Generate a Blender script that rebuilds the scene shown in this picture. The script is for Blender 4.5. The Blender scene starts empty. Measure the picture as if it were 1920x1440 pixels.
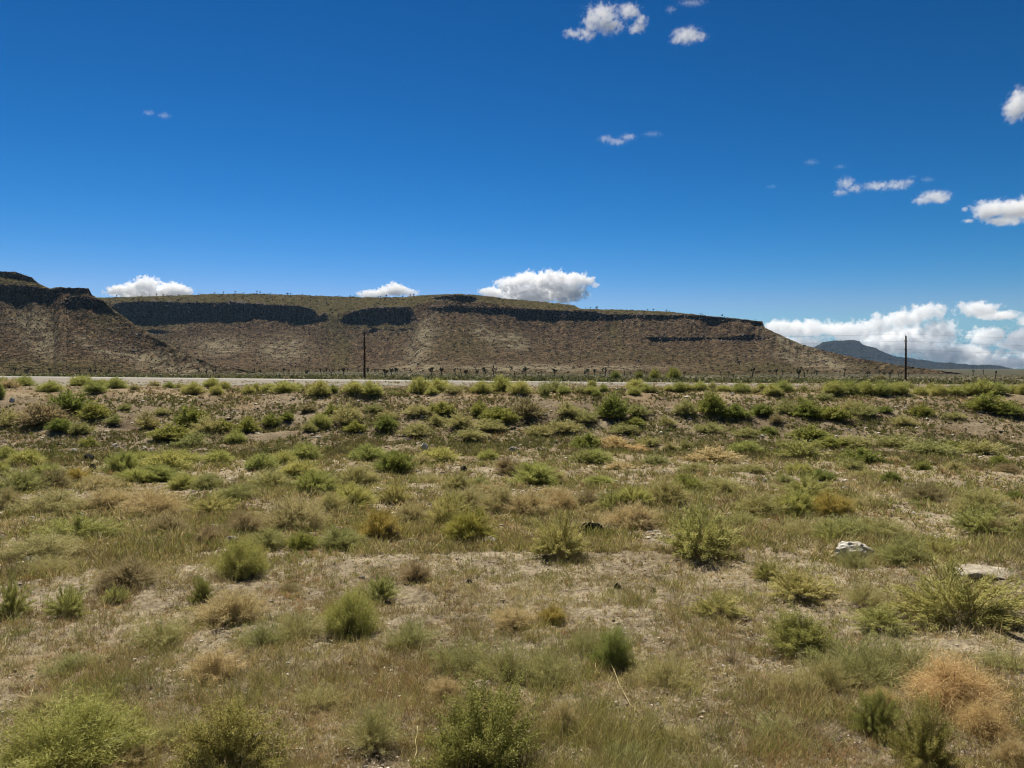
import bpy, math, random
import numpy as np
from mathutils import Vector
C = bpy.context.scene
COL = C.collection
R = math.radians

# ------------------------------------------------------------------ camera, light, sky
CAMZ = 2.5
F = 1387.0                        # focal length in pixels of the 1920 wide photograph
PITCH = math.atan(23 / F)
cam_d = bpy.data.cameras.new('camera'); cam = bpy.data.objects.new('camera', cam_d); COL.objects.link(cam)
cam.location = (0, 0, CAMZ); cam.rotation_euler = (math.pi / 2 - PITCH, 0, 0)
cam_d.sensor_width = 36; cam_d.lens = 36 * F / 1920
cam_d.clip_start = 0.1; cam_d.clip_end = 120000
C.camera = cam

SUN_EL, SUN_AZ = R(58), R(-19)    # azimuth measured from +Y (view direction) clockwise
SKYFIT = [(.0022, 4.5), (.116, 1.90), (.108, 2.0)]
w = bpy.data.worlds.new('World'); C.world = w; w.use_nodes = True
nt = w.node_tree; nt.nodes.clear()
out = nt.nodes.new('ShaderNodeOutputWorld'); bg = nt.nodes.new('ShaderNodeBackground')
sky = nt.nodes.new('ShaderNodeTexSky'); sky.sky_type = 'NISHITA'; sky.sun_disc = False
sky.sun_elevation = SUN_EL; sky.sun_rotation = SUN_AZ
sky.altitude = 1500; sky.air_density = 1.15; sky.dust_density = 0.15; sky.ozone_density = 3.5
# the photograph's deep polarised blue: one tone curve per channel
sep = nt.nodes.new('ShaderNodeSeparateColor'); com = nt.nodes.new('ShaderNodeCombineColor'); nt.links.new(sky.outputs[0], sep.inputs[0])
chans_ = []
for ch_, (a_, g_) in enumerate(SKYFIT):
    p_ = nt.nodes.new('ShaderNodeMath'); p_.operation = 'POWER'; p_.inputs[1].default_value = g_; nt.links.new(sep.outputs[ch_], p_.inputs[0])
    q_ = nt.nodes.new('ShaderNodeMath'); q_.operation = 'MULTIPLY'; q_.inputs[1].default_value = a_; nt.links.new(p_.outputs[0], q_.inputs[0])
    chans_.append(q_.outputs[0])
def cap_(v_, ref_, k_):
    m_ = nt.nodes.new('ShaderNodeMath'); m_.operation = 'MULTIPLY'; m_.inputs[1].default_value = k_; nt.links.new(ref_, m_.inputs[0])
    c_ = nt.nodes.new('ShaderNodeMath'); c_.operation = 'SMOOTH_MIN'; c_.inputs[2].default_value = .6; nt.links.new(v_, c_.inputs[0]); nt.links.new(m_.outputs[0], c_.inputs[1]); return c_.outputs[0]
gg_ = cap_(chans_[1], chans_[2], .80); rr_ = cap_(chans_[0], gg_, .50)
nt.links.new(rr_, com.inputs[0]); nt.links.new(gg_, com.inputs[1]); nt.links.new(chans_[2], com.inputs[2])
nt.links.new(com.outputs[0], bg.inputs[0]); bg.inputs[1].default_value = 0.055
nt.links.new(bg.outputs[0], out.inputs[0])

sd = bpy.data.lights.new('sun', 'SUN'); sun = bpy.data.objects.new('sun', sd); COL.objects.link(sun)
sd.energy = 5.0; sd.angle = R(0.53); sd.color = (1.0, 0.93, 0.80)
sv = Vector((math.sin(SUN_AZ) * math.cos(SUN_EL), math.cos(SUN_AZ) * math.cos(SUN_EL), math.sin(SUN_EL)))
sun.rotation_euler = sv.to_track_quat('Z', 'Y').to_euler(); sun.location = (0, 0, 60)

C.view_settings.view_transform = 'Standard'; C.view_settings.look = 'None'
C.view_settings.exposure = 0.85; C.view_settings.gamma = 1
C.render.engine = 'CYCLES'
C.cycles.max_bounces = 24; C.cycles.diffuse_bounces = 3; C.cycles.glossy_bounces = 1
C.cycles.transmission_bounces = 3; C.cycles.transparent_max_bounces = 8; C.cycles.volume_bounces = 24
C.cycles.caustics_reflective = False; C.cycles.caustics_refractive = False
C.cycles.use_denoising = True; C.cycles.filter_width = 1.15

# ------------------------------------------------------------------ helpers
rng = np.random.default_rng(7)

def lerp_tab(x, tab):
    t = np.array(tab, float)
    return np.interp(x, t[:, 0], t[:, 1])

def sstep(a, b, x):
    t = np.clip((x - a) / (b - a), 0, 1); return t * t * (3 - 2 * t)

_perm = np.random.default_rng(3).permutation(4096)
_gr = np.random.default_rng(4).uniform(0, 2 * np.pi, 4096)
_gx, _gy = np.cos(_gr), np.sin(_gr)
def perlin(x, y, s=0):
    x = np.asarray(x, float); y = np.asarray(y, float)
    xi = np.floor(x).astype(np.int64); yi = np.floor(y).astype(np.int64)
    xf = x - xi; yf = y - yi
    u = xf * xf * xf * (xf * (xf * 6 - 15) + 10); v = yf * yf * yf * (yf * (yf * 6 - 15) + 10)
    def g(ix, iy, dx, dy):
        h = _perm[(_perm[(ix + s * 131) & 4095] + iy) & 4095]
        return _gx[h] * dx + _gy[h] * dy
    a = g(xi, yi, xf, yf); b = g(xi + 1, yi, xf - 1, yf)
    c = g(xi, yi + 1, xf, yf - 1); d = g(xi + 1, yi + 1, xf - 1, yf - 1)
    return (a + u * (b - a)) * (1 - v) + (c + u * (d - c)) * v
def fbm(x, y, o=4, s=0, rough=0.5):
    r = 0; a = 1; n = 0
    for k in range(o):
        r = r + a * perlin(x * 2 ** k + 17.3 * k, y * 2 ** k - 9.1 * k, s + k); n += a; a *= rough
    return r / n * 1.6

def mesh(name, V, Q=None, T=None, attrs=None, smooth=False):
    """mesh from vertex, quad and triangle arrays; attrs: name -> per-vertex float or rgb array"""
    me = bpy.data.meshes.new(name)
    V = np.ascontiguousarray(V, dtype=np.float32)
    loops = []; starts = []; n = 0
    if Q is not None and len(Q):
        Q = np.asarray(Q, dtype=np.int32); loops.append(Q.ravel()); starts.append(np.arange(len(Q)) * 4); n = len(Q) * 4
    if T is not None and len(T):
        T = np.asarray(T, dtype=np.int32); loops.append(T.ravel()); starts.append(n + np.arange(len(T)) * 3)
    L = np.concatenate(loops).astype(np.int32); S = np.concatenate(starts).astype(np.int32)
    me.vertices.add(len(V)); me.vertices.foreach_set('co', V.ravel())
    me.loops.add(len(L)); me.loops.foreach_set('vertex_index', L)
    me.polygons.add(len(S)); me.polygons.foreach_set('loop_start', S)
    me.update(calc_edges=True)
    me.polygons.foreach_set('use_smooth', np.full(len(S), smooth, dtype=bool))
    for k, a in (attrs or {}).items():
        a = np.asarray(a, dtype=np.float32)
        if a.ndim == 1:
            at = me.attributes.new(k, 'FLOAT', 'POINT'); at.data.foreach_set('value', a)
        else:
            at = me.attributes.new(k, 'FLOAT_COLOR', 'POINT')
            c = np.ones((len(a), 4), np.float32); c[:, :3] = a; at.data.foreach_set('color', c.ravel())
    return me

def obj(name, me, mat=None, parent=None):
    o = bpy.data.objects.new(name, me); COL.objects.link(o)
    if mat is not None and me is not None and not me.materials: me.materials.append(mat)
    if parent is not None: o.parent = parent
    return o
def tag(o, label=None, cat=None, group=None, kind=None):
    if label: o['label'] = label
    if cat: o['category'] = cat
    if group: o['group'] = group
    if kind: o['kind'] = kind
    return o

def grid_quads(nr, nc):
    i = np.arange((nr - 1) * (nc - 1)); r = i // (nc - 1); c = i % (nc - 1); a = r * nc + c
    return np.stack([a, a + 1, a + nc + 1, a + nc], 1)

# pixel of the 1920x1440 photograph -> ray direction, and where it meets the ground
cp, sp = math.cos(PITCH), math.sin(PITCH)
def ray(px, py):
    px = np.asarray(px, float); py = np.asarray(py, float)
    x = (px - 960) / F; u = (720 - py) / F
    return np.stack([x + 0 * u, cp + sp * u, -sp + cp * u + 0 * x], -1)

# ------------------------------------------------------------------ terrain height
DROP = [(-40, .9), (-6, 1.4), (0, 1.62), (2, 2.0), (4.6, 2.46), (8, 2.6), (12, 2.72), (20, 2.95), (27, 3.04), (29.5, 2.92), (32, 2.45),
        (35, 1.62), (37.3, 1.12), (39, 1.03), (50, 1.05), (70, 1.12), (84, 1.2), (98, 1.3), (110, 1.75), (155, 1.95), (300, 2.0), (600, 1.75),
        (1000, 0.3), (2000, -4), (4000, -14), (6000, -23), (9500, -36)]
_dy = np.linspace(-40, 9500, 60000); _dr = lerp_tab(_dy, DROP)
def road_z(x): return CAMZ - 1.17 - 0.0098 * np.clip(x, -140, 160)
ROAD_Y0, ROAD_Y1 = 85.0, 91.0
MOUNDS = [(1620, 962, 1.9, .16), (1300, 950, 1.5, .12), (1860, 1085, 1.1, .22), (860, 1330, .6, .1), (1180, 940, 1.2, .1), (1640, 1120, .9, .16),
          (1160, 860, 1.5, .14), (240, 1110, .8, .08), (700, 1400, .5, .07), (60, 860, 1.6, .12), (1400, 1290, .6, .05)]
_m = []
def height0(x, y):
    # the bank wanders a little along its length
    wob = 1.1 * perlin(x / 17.0, x * 0 + 3.3, 9) + 0.5 * perlin(x / 5.0, x * 0 + 1.3, 12)
    near = sstep(14, 28, y) * (1 - sstep(45, 60, y))
    yy = y + wob * near
    z = CAMZ - np.interp(yy, [t[0] for t in DROP], [t[1] for t in DROP])
    tilt = -0.0055 * np.clip(x, -150, 150) * sstep(45, 85, y) * (1 - sstep(600, 1500, y))
    z = z + tilt
    # road embankment
    k = sstep(76, ROAD_Y0, y) * (1 - sstep(ROAD_Y1, 100, y))
    z = z * (1 - k) + (road_z(x) - 0.06) * k
    return z
def height(x, y):
    x = np.asarray(x, float); y = np.asarray(y, float)
    r = np.hypot(x, y)
    z = height0(x, y)
    k = (1 - sstep(60, 78, y))
    far = sstep(96, 140, y)
    z = z + k * (0.10 * fbm(x / 4.5, y / 4.5, 3, 1) + 0.05 * fbm(x / 1.1, y / 1.1, 3, 21))
    z = z + sstep(28, 31, y) * (1 - sstep(38, 42, y)) * 0.22 * fbm(x / 3.2, y / 2.4, 3, 31)
    z = z + far * 0.30 * fbm(x / 40, y / 40, 2, 41) + far * 0.1 * fbm(x / 6, y / 6, 2, 51)
    for (mx, my, mr, mh) in _m:
        d2 = ((x - mx) ** 2 + (y - my) ** 2) / mr ** 2
        z = z + mh * np.exp(-d2 * 1.6)
    return z
def hit(px, py, lo=3.0, hi=4000.0):
    d = ray(px, py)
    t = np.exp(np.linspace(math.log(lo), math.log(hi), 2600))
    P = d[None, :] * t[:, None]; z = CAMZ + P[:, 2]
    h = height(P[:, 0], P[:, 1])
    w_ = np.where(z <= h)[0]
    i = w_[0] if len(w_) else len(t) - 1
    return float(P[i, 0]), float(P[i, 1]), float(h[i])
for (px, py, mr, mh) in MOUNDS:
    x, y, z = hit(px, py); _m.append((x, y, mr, mh))
def gz(x, y): return float(height(np.array([x]), np.array([y]))[0])

# ------------------------------------------------------------------ materials
def new_mat(name):
    m = bpy.data.materials.new(name); m.use_nodes = True
    n = m.node_tree.nodes; n.clear()
    o = n.new('ShaderNodeOutputMaterial')
    return m, n, m.node_tree.links, o
def N(n, t, **kw):
    x = n.new(t)
    for k, v in kw.items():
        if k in x.inputs.keys() if hasattr(x.inputs, 'keys') else False: x.inputs[k].default_value = v
        else: setattr(x, k, v)
    return x
def noise(n, l, vec, scale, detail=4, rough=.55, dist=0):
    t = n.new('ShaderNodeTexNoise'); t.inputs['Scale'].default_value = scale; t.inputs['Detail'].default_value = detail
    t.inputs['Roughness'].default_value = rough; t.inputs['Distortion'].default_value = dist
    if vec is not None: l.new(vec, t.inputs['Vector'])
    return t
def ramp(n, l, fac, stops, interp='LINEAR'):
    r = n.new('ShaderNodeValToRGB'); r.color_ramp.interpolation = interp
    e = r.color_ramp.elements
    while len(e) < len(stops): e.new(.5)
    for i, (p, c) in enumerate(stops):
        e[i].position = p; e[i].color = (*c, 1) if len(c) == 3 else c
    l.new(fac, r.inputs[0]); return r
def mixc(n, l, fac, a, b, mode='MIX'):
    m = n.new('ShaderNodeMix'); m.data_type = 'RGBA'; m.blend_type = mode
    for s, v in ((m.inputs[0], fac), (m.inputs[6], a), (m.inputs[7], b)):
        if hasattr(v, 'is_output'): l.new(v, s)
        elif isinstance(v, (int, float)): s.default_value = v
        else: s.default_value = (*v, 1)
    return m.outputs[2]
def maths(n, l, op, a, b=None, c=None, clamp=False):
    m = n.new('ShaderNodeMath'); m.operation = op; m.use_clamp = clamp
    for i, v in enumerate((a, b, c)):
        if v is None: continue
        if hasattr(v, 'is_output'): l.new(v, m.inputs[i])
        else: m.inputs[i].default_value = v
    return m.outputs[0]

def ground_mat():
    m, n, l, o = new_mat('desert_soil')
    tc = n.new('ShaderNodeTexCoord').outputs['Object']
    n1 = noise(n, l, tc, .35, 5, .6); n2 = noise(n, l, tc, 2.3, 6, .65); n3 = noise(n, l, tc, 14, 6, .7)
    n4 = noise(n, l, tc, .09, 4, .5)
    c1 = ramp(n, l, n1.outputs[0], [(.3, (.185, .15, .098)), (.5, (.265, .222, .152)), (.72, (.365, .318, .228))])
    c2 = ramp(n, l, n2.outputs[0], [(.3, (.60, .56, .50)), (.5, (.92, .90, .88)), (.68, (1.16, 1.14, 1.12))])
    col = mixc(n, l, 1.0, c1.outputs[0], c2.outputs[0], 'MULTIPLY')
    c3 = ramp(n, l, n3.outputs[0], [(.38, (.20, .185, .17)), (.46, (.76, .75, .74)), (.54, (1.02, 1.02, 1.0)), (.66, (1.35, 1.33, 1.3))])
    col = mixc(n, l, .75, col, c3.outputs[0], 'MULTIPLY')
    # dry orange litter and olive cover attributes painted by what grows there
    at = n.new('ShaderNodeAttribute'); at.attribute_name = 'litter'
    col = mixc(n, l, at.outputs['Fac'], col, mixc(n, l, n3.outputs[0], (.20, .14, .07), (.34, .25, .145)))
    ag = n.new('ShaderNodeAttribute'); ag.attribute_name = 'cover'
    gm_ = ramp(n, l, n2.outputs[0], [(.35, (.034, .036, .016)), (.65, (.085, .078, .038))])
    nf = noise(n, l, tc, .28, 7, .75)
    gf = ramp(n, l, nf.outputs[0], [(.42, (0, 0, 0)), (.58, (1, 1, 1))])
    gf2 = maths(n, l, 'ADD', maths(n, l, 'MULTIPLY', ag.outputs['Fac'], gf.outputs[0]), maths(n, l, 'SUBTRACT', ag.outputs['Fac'], 1.0, clamp=True), clamp=True)
    col = mixc(n, l, gf2, col, gm_.outputs[0])
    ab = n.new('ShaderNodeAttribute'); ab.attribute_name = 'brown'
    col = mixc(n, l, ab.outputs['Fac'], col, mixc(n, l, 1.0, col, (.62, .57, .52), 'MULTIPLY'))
    b = n.new('ShaderNodeBsdfPrincipled'); b.inputs['Roughness'].default_value = .95; b.inputs['Specular IOR Level'].default_value = .15
    l.new(col, b.inputs['Base Color'])
    bp = n.new('ShaderNodeBump'); bp.inputs['Strength'].default_value = 1.0; bp.inputs['Distance'].default_value = .06
    n5 = noise(n, l, tc, 9, 9, .72)
    l.new(n5.outputs[0], bp.inputs['Height']); l.new(bp.outputs[0], b.inputs['Normal'])
    l.new(b.outputs[0], o.inputs[0]); return m

def leaf_mat(name, dark, mid, light, rough=.8, trans=.38, vary=.14):
    """foliage whose colour runs over a small range per leaf (attribute 'v') and per plant"""
    m, n, l, o = new_mat(name)
    at = n.new('ShaderNodeAttribute'); at.attribute_name = 'v'
    oi = n.new('ShaderNodeObjectInfo')
    r = ramp(n, l, at.outputs['Fac'], [(0, dark), (.5, mid), (1, light)])
    h = n.new('ShaderNodeHueSaturation'); l.new(r.outputs[0], h.inputs['Color'])
    rv = maths(n, l, 'MULTIPLY_ADD', oi.outputs['Random'], vary * 2.2, 1 - vary * 1.1)
    rh = maths(n, l, 'MULTIPLY_ADD', oi.outputs['Random'], -.035, .5175)
    l.new(rv, h.inputs['Value']); l.new(rh, h.inputs['Hue'])
    d = n.new('ShaderNodeBsdfPrincipled'); d.inputs['Roughness'].default_value = rough
    d.inputs['Specular IOR Level'].default_value = .2
    t = n.new('ShaderNodeBsdfTranslucent'); mx = n.new('ShaderNodeMixShader'); mx.inputs[0].default_value = trans
    l.new(h.outputs[0], d.inputs['Base Color']); l.new(h.outputs[0], t.inputs[0])
    l.new(d.outputs[0], mx.inputs[1]); l.new(t.outputs[0], mx.inputs[2]); l.new(mx.outputs[0], o.inputs[0])
    return m
def col_mat(name, trans=.2):
    """takes its colour from the rgb attribute 'col' of each blade or stone"""
    m, n, l, o = new_mat(name)
    at = n.new('ShaderNodeAttribute'); at.attribute_name = 'col'
    d = n.new('ShaderNodeBsdfPrincipled'); d.inputs['Roughness'].default_value = .85; d.inputs['Specular IOR Level'].default_value = .15
    l.new(at.outputs['Color'], d.inputs['Base Color'])
    if trans:
        t = n.new('ShaderNodeBsdfTranslucent'); mx = n.new('ShaderNodeMixShader'); mx.inputs[0].default_value = trans
        l.new(at.outputs['Color'], t.inputs[0]); l.new(d.outputs[0], mx.inputs[1]); l.new(t.outputs[0], mx.inputs[2]); l.new(mx.outputs[0], o.inputs[0])
    else: l.new(d.outputs[0], o.inputs[0])
    return m
def rock_mat(name, a, b, c, scale=6):
    m, n, l, o = new_mat(name)
    tc = n.new('ShaderNodeTexCoord').outputs['Object']
    n1 = noise(n, l, tc, scale, 8, .65); r = ramp(n, l, n1.outputs[0], [(.3, a), (.5, b), (.7, c)])
    d = n.new('ShaderNodeBsdfPrincipled'); d.inputs['Roughness'].default_value = .9; d.inputs['Specular IOR Level'].default_value = .0
    l.new(r.outputs[0], d.inputs['Base Color'])
    bp = n.new('ShaderNodeBump'); bp.inputs['Strength'].default_value = .7; bp.inputs['Distance'].default_value = .04
    l.new(noise(n, l, tc, scale * 2.5, 8, .7).outputs[0], bp.inputs['Height']); l.new(bp.outputs[0], d.inputs['Normal'])
    l.new(d.outputs[0], o.inputs[0]); return m
def plain_mat(name, c, rough=.6, metal=0):
    m, n, l, o = new_mat(name)
    tc = n.new('ShaderNodeTexCoord').outputs['Object']
    r = ramp(n, l, noise(n, l, tc, 3, 5).outputs[0], [(.3, tuple(x * .75 for x in c)), (.7, tuple(min(1, x * 1.25) for x in c))])
    d = n.new('ShaderNodeBsdfPrincipled'); d.inputs['Roughness'].default_value = rough; d.inputs['Metallic'].default_value = metal
    l.new(r.outputs[0], d.inputs['Base Color']); l.new(d.outputs[0], o.inputs[0]); return m

M = {}
M['soil'] = ground_mat()
M['brush'] = leaf_mat('rabbitbrush_leaf', (.23, .23, .06), (.38, .38, .11), (.54, .525, .21))
M['green'] = leaf_mat('dark_green_leaf', (.115, .135, .03), (.235, .25, .055), (.37, .37, .10))
M['sage'] = leaf_mat('grey_green_leaf', (.19, .18, .06), (.33, .315, .115), (.48, .455, .20))
M['tan'] = leaf_mat('dry_tan_twig', (.24, .195, .085), (.44, .37, .17), (.62, .535, .29))
M['gold'] = leaf_mat('golden_leaf', (.19, .155, .035), (.36, .305, .075), (.52, .45, .14))
M['umber'] = leaf_mat('dark_brown_twig', (.16, .12, .058), (.30, .245, .12), (.44, .375, .20))
M['stalky'] = leaf_mat('olive_yellow_stalk', (.21, .205, .06), (.37, .355, .115), (.53, .50, .21))
M['leafy'] = leaf_mat('saltbush_leaf', (.16, .155, .040), (.29, .275, .075), (.45, .42, .15))
M['lime'] = leaf_mat('lime_feathery_leaf', (.20, .21, .05), (.33, .335, .09), (.47, .465, .17))
M['orange'] = leaf_mat('dry_orange_twig', (.32, .225, .09), (.54, .40, .18), (.74, .60, .33))
M['wisp'] = leaf_mat('thin_weed_leaf', (.20, .185, .07), (.35, .33, .13), (.52, .485, .23), trans=.35)
M['wood'] = leaf_mat('grey_brown_stem', (.13, .105, .07), (.22, .18, .125), (.32, .265, .19), trans=0)
M['yucca'] = leaf_mat('dark_spiky_leaf', (.030, .042, .020), (.062, .078, .036), (.12, .135, .07), trans=.05)
M['bark'] = leaf_mat('shaggy_bark', (.045, .038, .030), (.085, .07, .055), (.15, .125, .095), trans=0)
M['col'] = col_mat('ground_cover_blades'); M['stone'] = col_mat('small_stones', 0)
M['white_rock'] = rock_mat('pale_limestone', (.24, .215, .17), (.46, .43, .37), (.62, .59, .53))
M['crust'] = rock_mat('pale_crusted_earth', (.20, .175, .13), (.33, .29, .225), (.46, .42, .34), 9)
M['grey_rock'] = rock_mat('grey_rock', (.17, .155, .135), (.29, .27, .24), (.42, .395, .35))
M['black_rock'] = rock_mat('dark_basalt', (.02, .019, .018), (.045, .042, .038), (.09, .083, .075))
M['char'] = rock_mat('charred_wood', (.010, .010, .009), (.028, .026, .022), (.075, .068, .055), 14)

# ------------------------------------------------------------------ ground sheet
def build_ground():
    r = np.concatenate([np.array([.02, .5, 1.0, 1.6, 2.2, 2.8]), 1 / np.linspace(1 / 3.3, 1 / 24., 430), np.linspace(24.1, 41, 190),
                        np.exp(np.linspace(math.log(41.5), math.log(110), 90)), np.exp(np.linspace(math.log(112), math.log(9400), 150))])
    a = np.concatenate([np.linspace(-180, -60, 40)[:-1], np.linspace(-60, -40, 60)[:-1], np.linspace(-40, 40, 1500)[:-1], np.linspace(40, 60, 60)[:-1], np.linspace(60, 180, 40)])
    A, RR = np.meshgrid(np.radians(a), r)
    X = RR * np.sin(A); Y = RR * np.cos(A)
    Z = height(X, Y)
    k = (1 - sstep(45, 60, RR)) * sstep(0, 3, RR)
    cl = fbm(X * 6.5, Y * 6.5, 4, 61, .62)
    Z = Z + k * (0.034 * cl + 0.024 * np.abs(fbm(X * 2.1, Y * 2.1, 3, 71)) - 0.01 + .010 * fbm(X * 17, Y * 17, 3, 63, .65))
    litter = .6 * sstep(.02, .4, fbm(X / 2.6, Y / 2.6, 4, 81) + .9 * np.exp(-((RR * np.cos(A) - 40) / 4.5) ** 2) - .25) * .8
    cover = sstep(96, 105, Y) * .9 + .9 * sstep(200, 700, Y)
    # the road bed and its gravel shoulder stay bare
    rd = sstep(50, 60, Y) * (1 - sstep(100, 104, Y))
    litter = litter * (1 - rd)
    o = obj('ground', mesh('ground', np.stack([X, Y, Z], -1).reshape(-1, 3), Q=grid_quads(*X.shape)[:, ::-1],
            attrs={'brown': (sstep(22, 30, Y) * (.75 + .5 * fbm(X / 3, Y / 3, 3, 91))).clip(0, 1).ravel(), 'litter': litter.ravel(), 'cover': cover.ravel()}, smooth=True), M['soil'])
    tag(o, kind='structure')
build_ground()

def build_road():
    m, n, l, o = new_mat('sun_bleached_asphalt')
    tc = n.new('ShaderNodeTexCoord').outputs['Object']
    rr = ramp(n, l, noise(n, l, tc, 1.5, 6).outputs[0], [(.3, (.15, .138, .115)), (.7, (.21, .195, .165))])
    d = n.new('ShaderNodeBsdfPrincipled'); d.inputs['Roughness'].default_value = .8
    l.new(rr.outputs[0], d.inputs['Base Color']); l.new(d.outputs[0], o.inputs[0])
    xs = np.linspace(-140, 160, 120)
    def strip(y0, y1, dz, x0=-140, x1=160):
        xs_ = np.linspace(x0, x1, max(2, int((x1 - x0) / 2.5)))
        V = []
        for y in (y0, y1):
            V.append(np.stack([xs_, np.full_like(xs_, y), road_z(xs_) + dz], 1))
        return np.concatenate(V), grid_quads(2, len(xs_))[:, :]
    # asphalt slab with thickness
    V = []
    for y, dz in ((ROAD_Y0 - .25, -.12), (ROAD_Y0, .0), (88, .06), (ROAD_Y1, .0), (ROAD_Y1 + .25, -.12)):
        V.append(np.stack([xs, np.full_like(xs, y), road_z(xs) + dz], 1))
    ro = obj('road', mesh('road', np.concatenate(V), Q=grid_quads(5, len(xs))), m); tag(ro, kind='structure')
    pm, n, l, o = new_mat('road_paint')
    d = n.new('ShaderNodeBsdfPrincipled'); d.inputs['Roughness'].default_value = .6; d.inputs['Base Color'].default_value = (.72, .70, .64, 1); l.new(d.outputs[0], o.inputs[0])
    V = []; Q = []; k = 0
    for (y, wd) in ((85.4, .14), (90.6, .14)):
        dz = .06 * (1 - abs(y - 88) / 3) + .008
        v, q = strip(y - wd / 2, y + wd / 2, dz); V.append(v); Q.append(q + k); k += len(v)
    po = obj('road_markings', mesh('road_markings', np.concatenate(V), Q=np.concatenate(Q)), pm); tag(po, kind='structure')
    # pale gravel shoulder on the near side
    sm, n, l, o = new_mat('pale_gravel')
    tc = n.new('ShaderNodeTexCoord').outputs['Object']
    rr = ramp(n, l, noise(n, l, tc, 9, 8, .7).outputs[0], [(.3, (.085, .07, .05)), (.5, (.135, .113, .082)), (.7, (.19, .165, .125))])
    d = n.new('ShaderNodeBsdfPrincipled'); d.inputs['Roughness'].default_value = .95; l.new(rr.outputs[0], d.inputs['Base Color']); l.new(d.outputs[0], o.inputs[0])
    ys = np.linspace(54, ROAD_Y0 - .1, 26); X, Y = np.meshgrid(xs, ys); wv = 3.5 * fbm(X / 9, Y / 9, 3, 5)
    edge = np.clip(1 - (Y - 54) / 10, 0, 1); Y2 = Y + wv * edge
    Z = height(X, Y2) + .03
    Z[-1] = road_z(xs) - .04
    so = obj('road_shoulder', mesh('road_shoulder', np.stack([X, Y2, Z], -1).reshape(-1, 3), Q=grid_quads(*X.shape)), sm); tag(so, kind='structure')
build_road()

# ------------------------------------------------------------------ mesas
def mesa_mat(name, tint=(1, 1, 1), sc=1.0):
    m, n, l, o = new_mat(name)
    tc = n.new('ShaderNodeTexCoord').outputs['Object']
    big = noise(n, l, tc, .012 * sc, 5, .6); mid = noise(n, l, tc, .06 * sc, 6, .65); fine = noise(n, l, tc, .17 * sc, 7, .78)
    c = ramp(n, l, big.outputs[0], [(.3, (.062, .043, .030)), (.5, (.080, .058, .040)), (.7, (.094, .073, .047))])
    c2 = ramp(n, l, fine.outputs[0], [(.40, (.12, .12, .12)), (.47, (.60, .60, .58)), (.53, (.9, .88, .85)), (.63, (2.2, 2.1, 1.8))])
    col = mixc(n, l, 1.0, c.outputs[0], c2.outputs[0], 'MULTIPLY')
    pale = n.new('ShaderNodeAttribute'); pale.attribute_name = 'pale'
    pf = maths(n, l, 'MULTIPLY', pale.outputs['Fac'], ramp(n, l, mid.outputs[0], [(.42, (0, 0, 0)), (.55, (1, 1, 1))]).outputs[0])
    col = mixc(n, l, pf, col, mixc(n, l, fine.outputs[0], (.07, .058, .038), (.25, .215, .145)))
    grn = n.new('ShaderNodeAttribute'); grn.attribute_name = 'green'
    gf = maths(n, l, 'MULTIPLY', grn.outputs['Fac'], ramp(n, l, mid.outputs[0], [(.3, (.45, .45, .45)), (.6, (1, 1, 1))]).outputs[0])
    gcol = ramp(n, l, fine.outputs[0], [(.38, (.018, .020, .007)), (.5, (.055, .050, .020)), (.64, (.115, .10, .045))])
    col = mixc(n, l, gf, col, gcol.outputs[0])
    rk = n.new('ShaderNodeAttribute'); rk.attribute_name = 'rock'
    mp = n.new('ShaderNodeMapping'); mp.inputs['Scale'].default_value = (.35 * sc, .35 * sc, .05 * sc); l.new(tc, mp.inputs['Vector'])
    rn = noise(n, l, mp.outputs[0], 1, 7, .7)
    rcol = ramp(n, l, rn.outputs[0], [(.38, (.005, .005, .006)), (.5, (.036, .032, .032)), (.59, (.19, .155, .135))])  # palest stop paints lit blocks and highlights into the cliff colour
    col = mixc(n, l, rk.outputs['Fac'], col, rcol.outputs[0])
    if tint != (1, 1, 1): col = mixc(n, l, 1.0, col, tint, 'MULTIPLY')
    d = n.new('ShaderNodeBsdfPrincipled'); d.inputs['Roughness'].default_value = 1; d.inputs['Specular IOR Level'].default_value = 0
    l.new(col, d.inputs['Base Color'])
    bp = n.new('ShaderNodeBump'); bp.inputs['Strength'].default_value = .8; bp.inputs['Distance'].default_value = 2.0
    l.new(fine.outputs[0], bp.inputs['Height']); l.new(bp.outputs[0], d.inputs['Normal'])
    l.new(d.outputs[0], o.inputs[0]); return m

def band(cx, row, top, base, soft=1.2, xsoft=4.0):
    """1 inside a cliff band given by its top and base polylines"""
    x0, x1 = top[0][0], top[-1][0]
    t = lerp_tab(cx, top)[None, :]; b = (lerp_tab(cx, base) - 9 * np.clip(fbm(cx / 11, cx * 0 + base[0][1], 3, 33) * 2.4, 0, 1) * np.clip((lerp_tab(cx, base) - lerp_tab(cx, top)) / 25, 0, 1) * (xsoft < 10))[None, :]
    inx = (sstep(x0 - xsoft, x0 + xsoft, cx) * (1 - sstep(x1 - xsoft, x1 + xsoft, cx)))[None, :]
    mid = (t + b) / 2; half = (b - t) / 2 * inx
    return np.clip((half - np.abs(row - mid)) / soft + .5, 0, 1) * (inx > .02)

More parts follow.
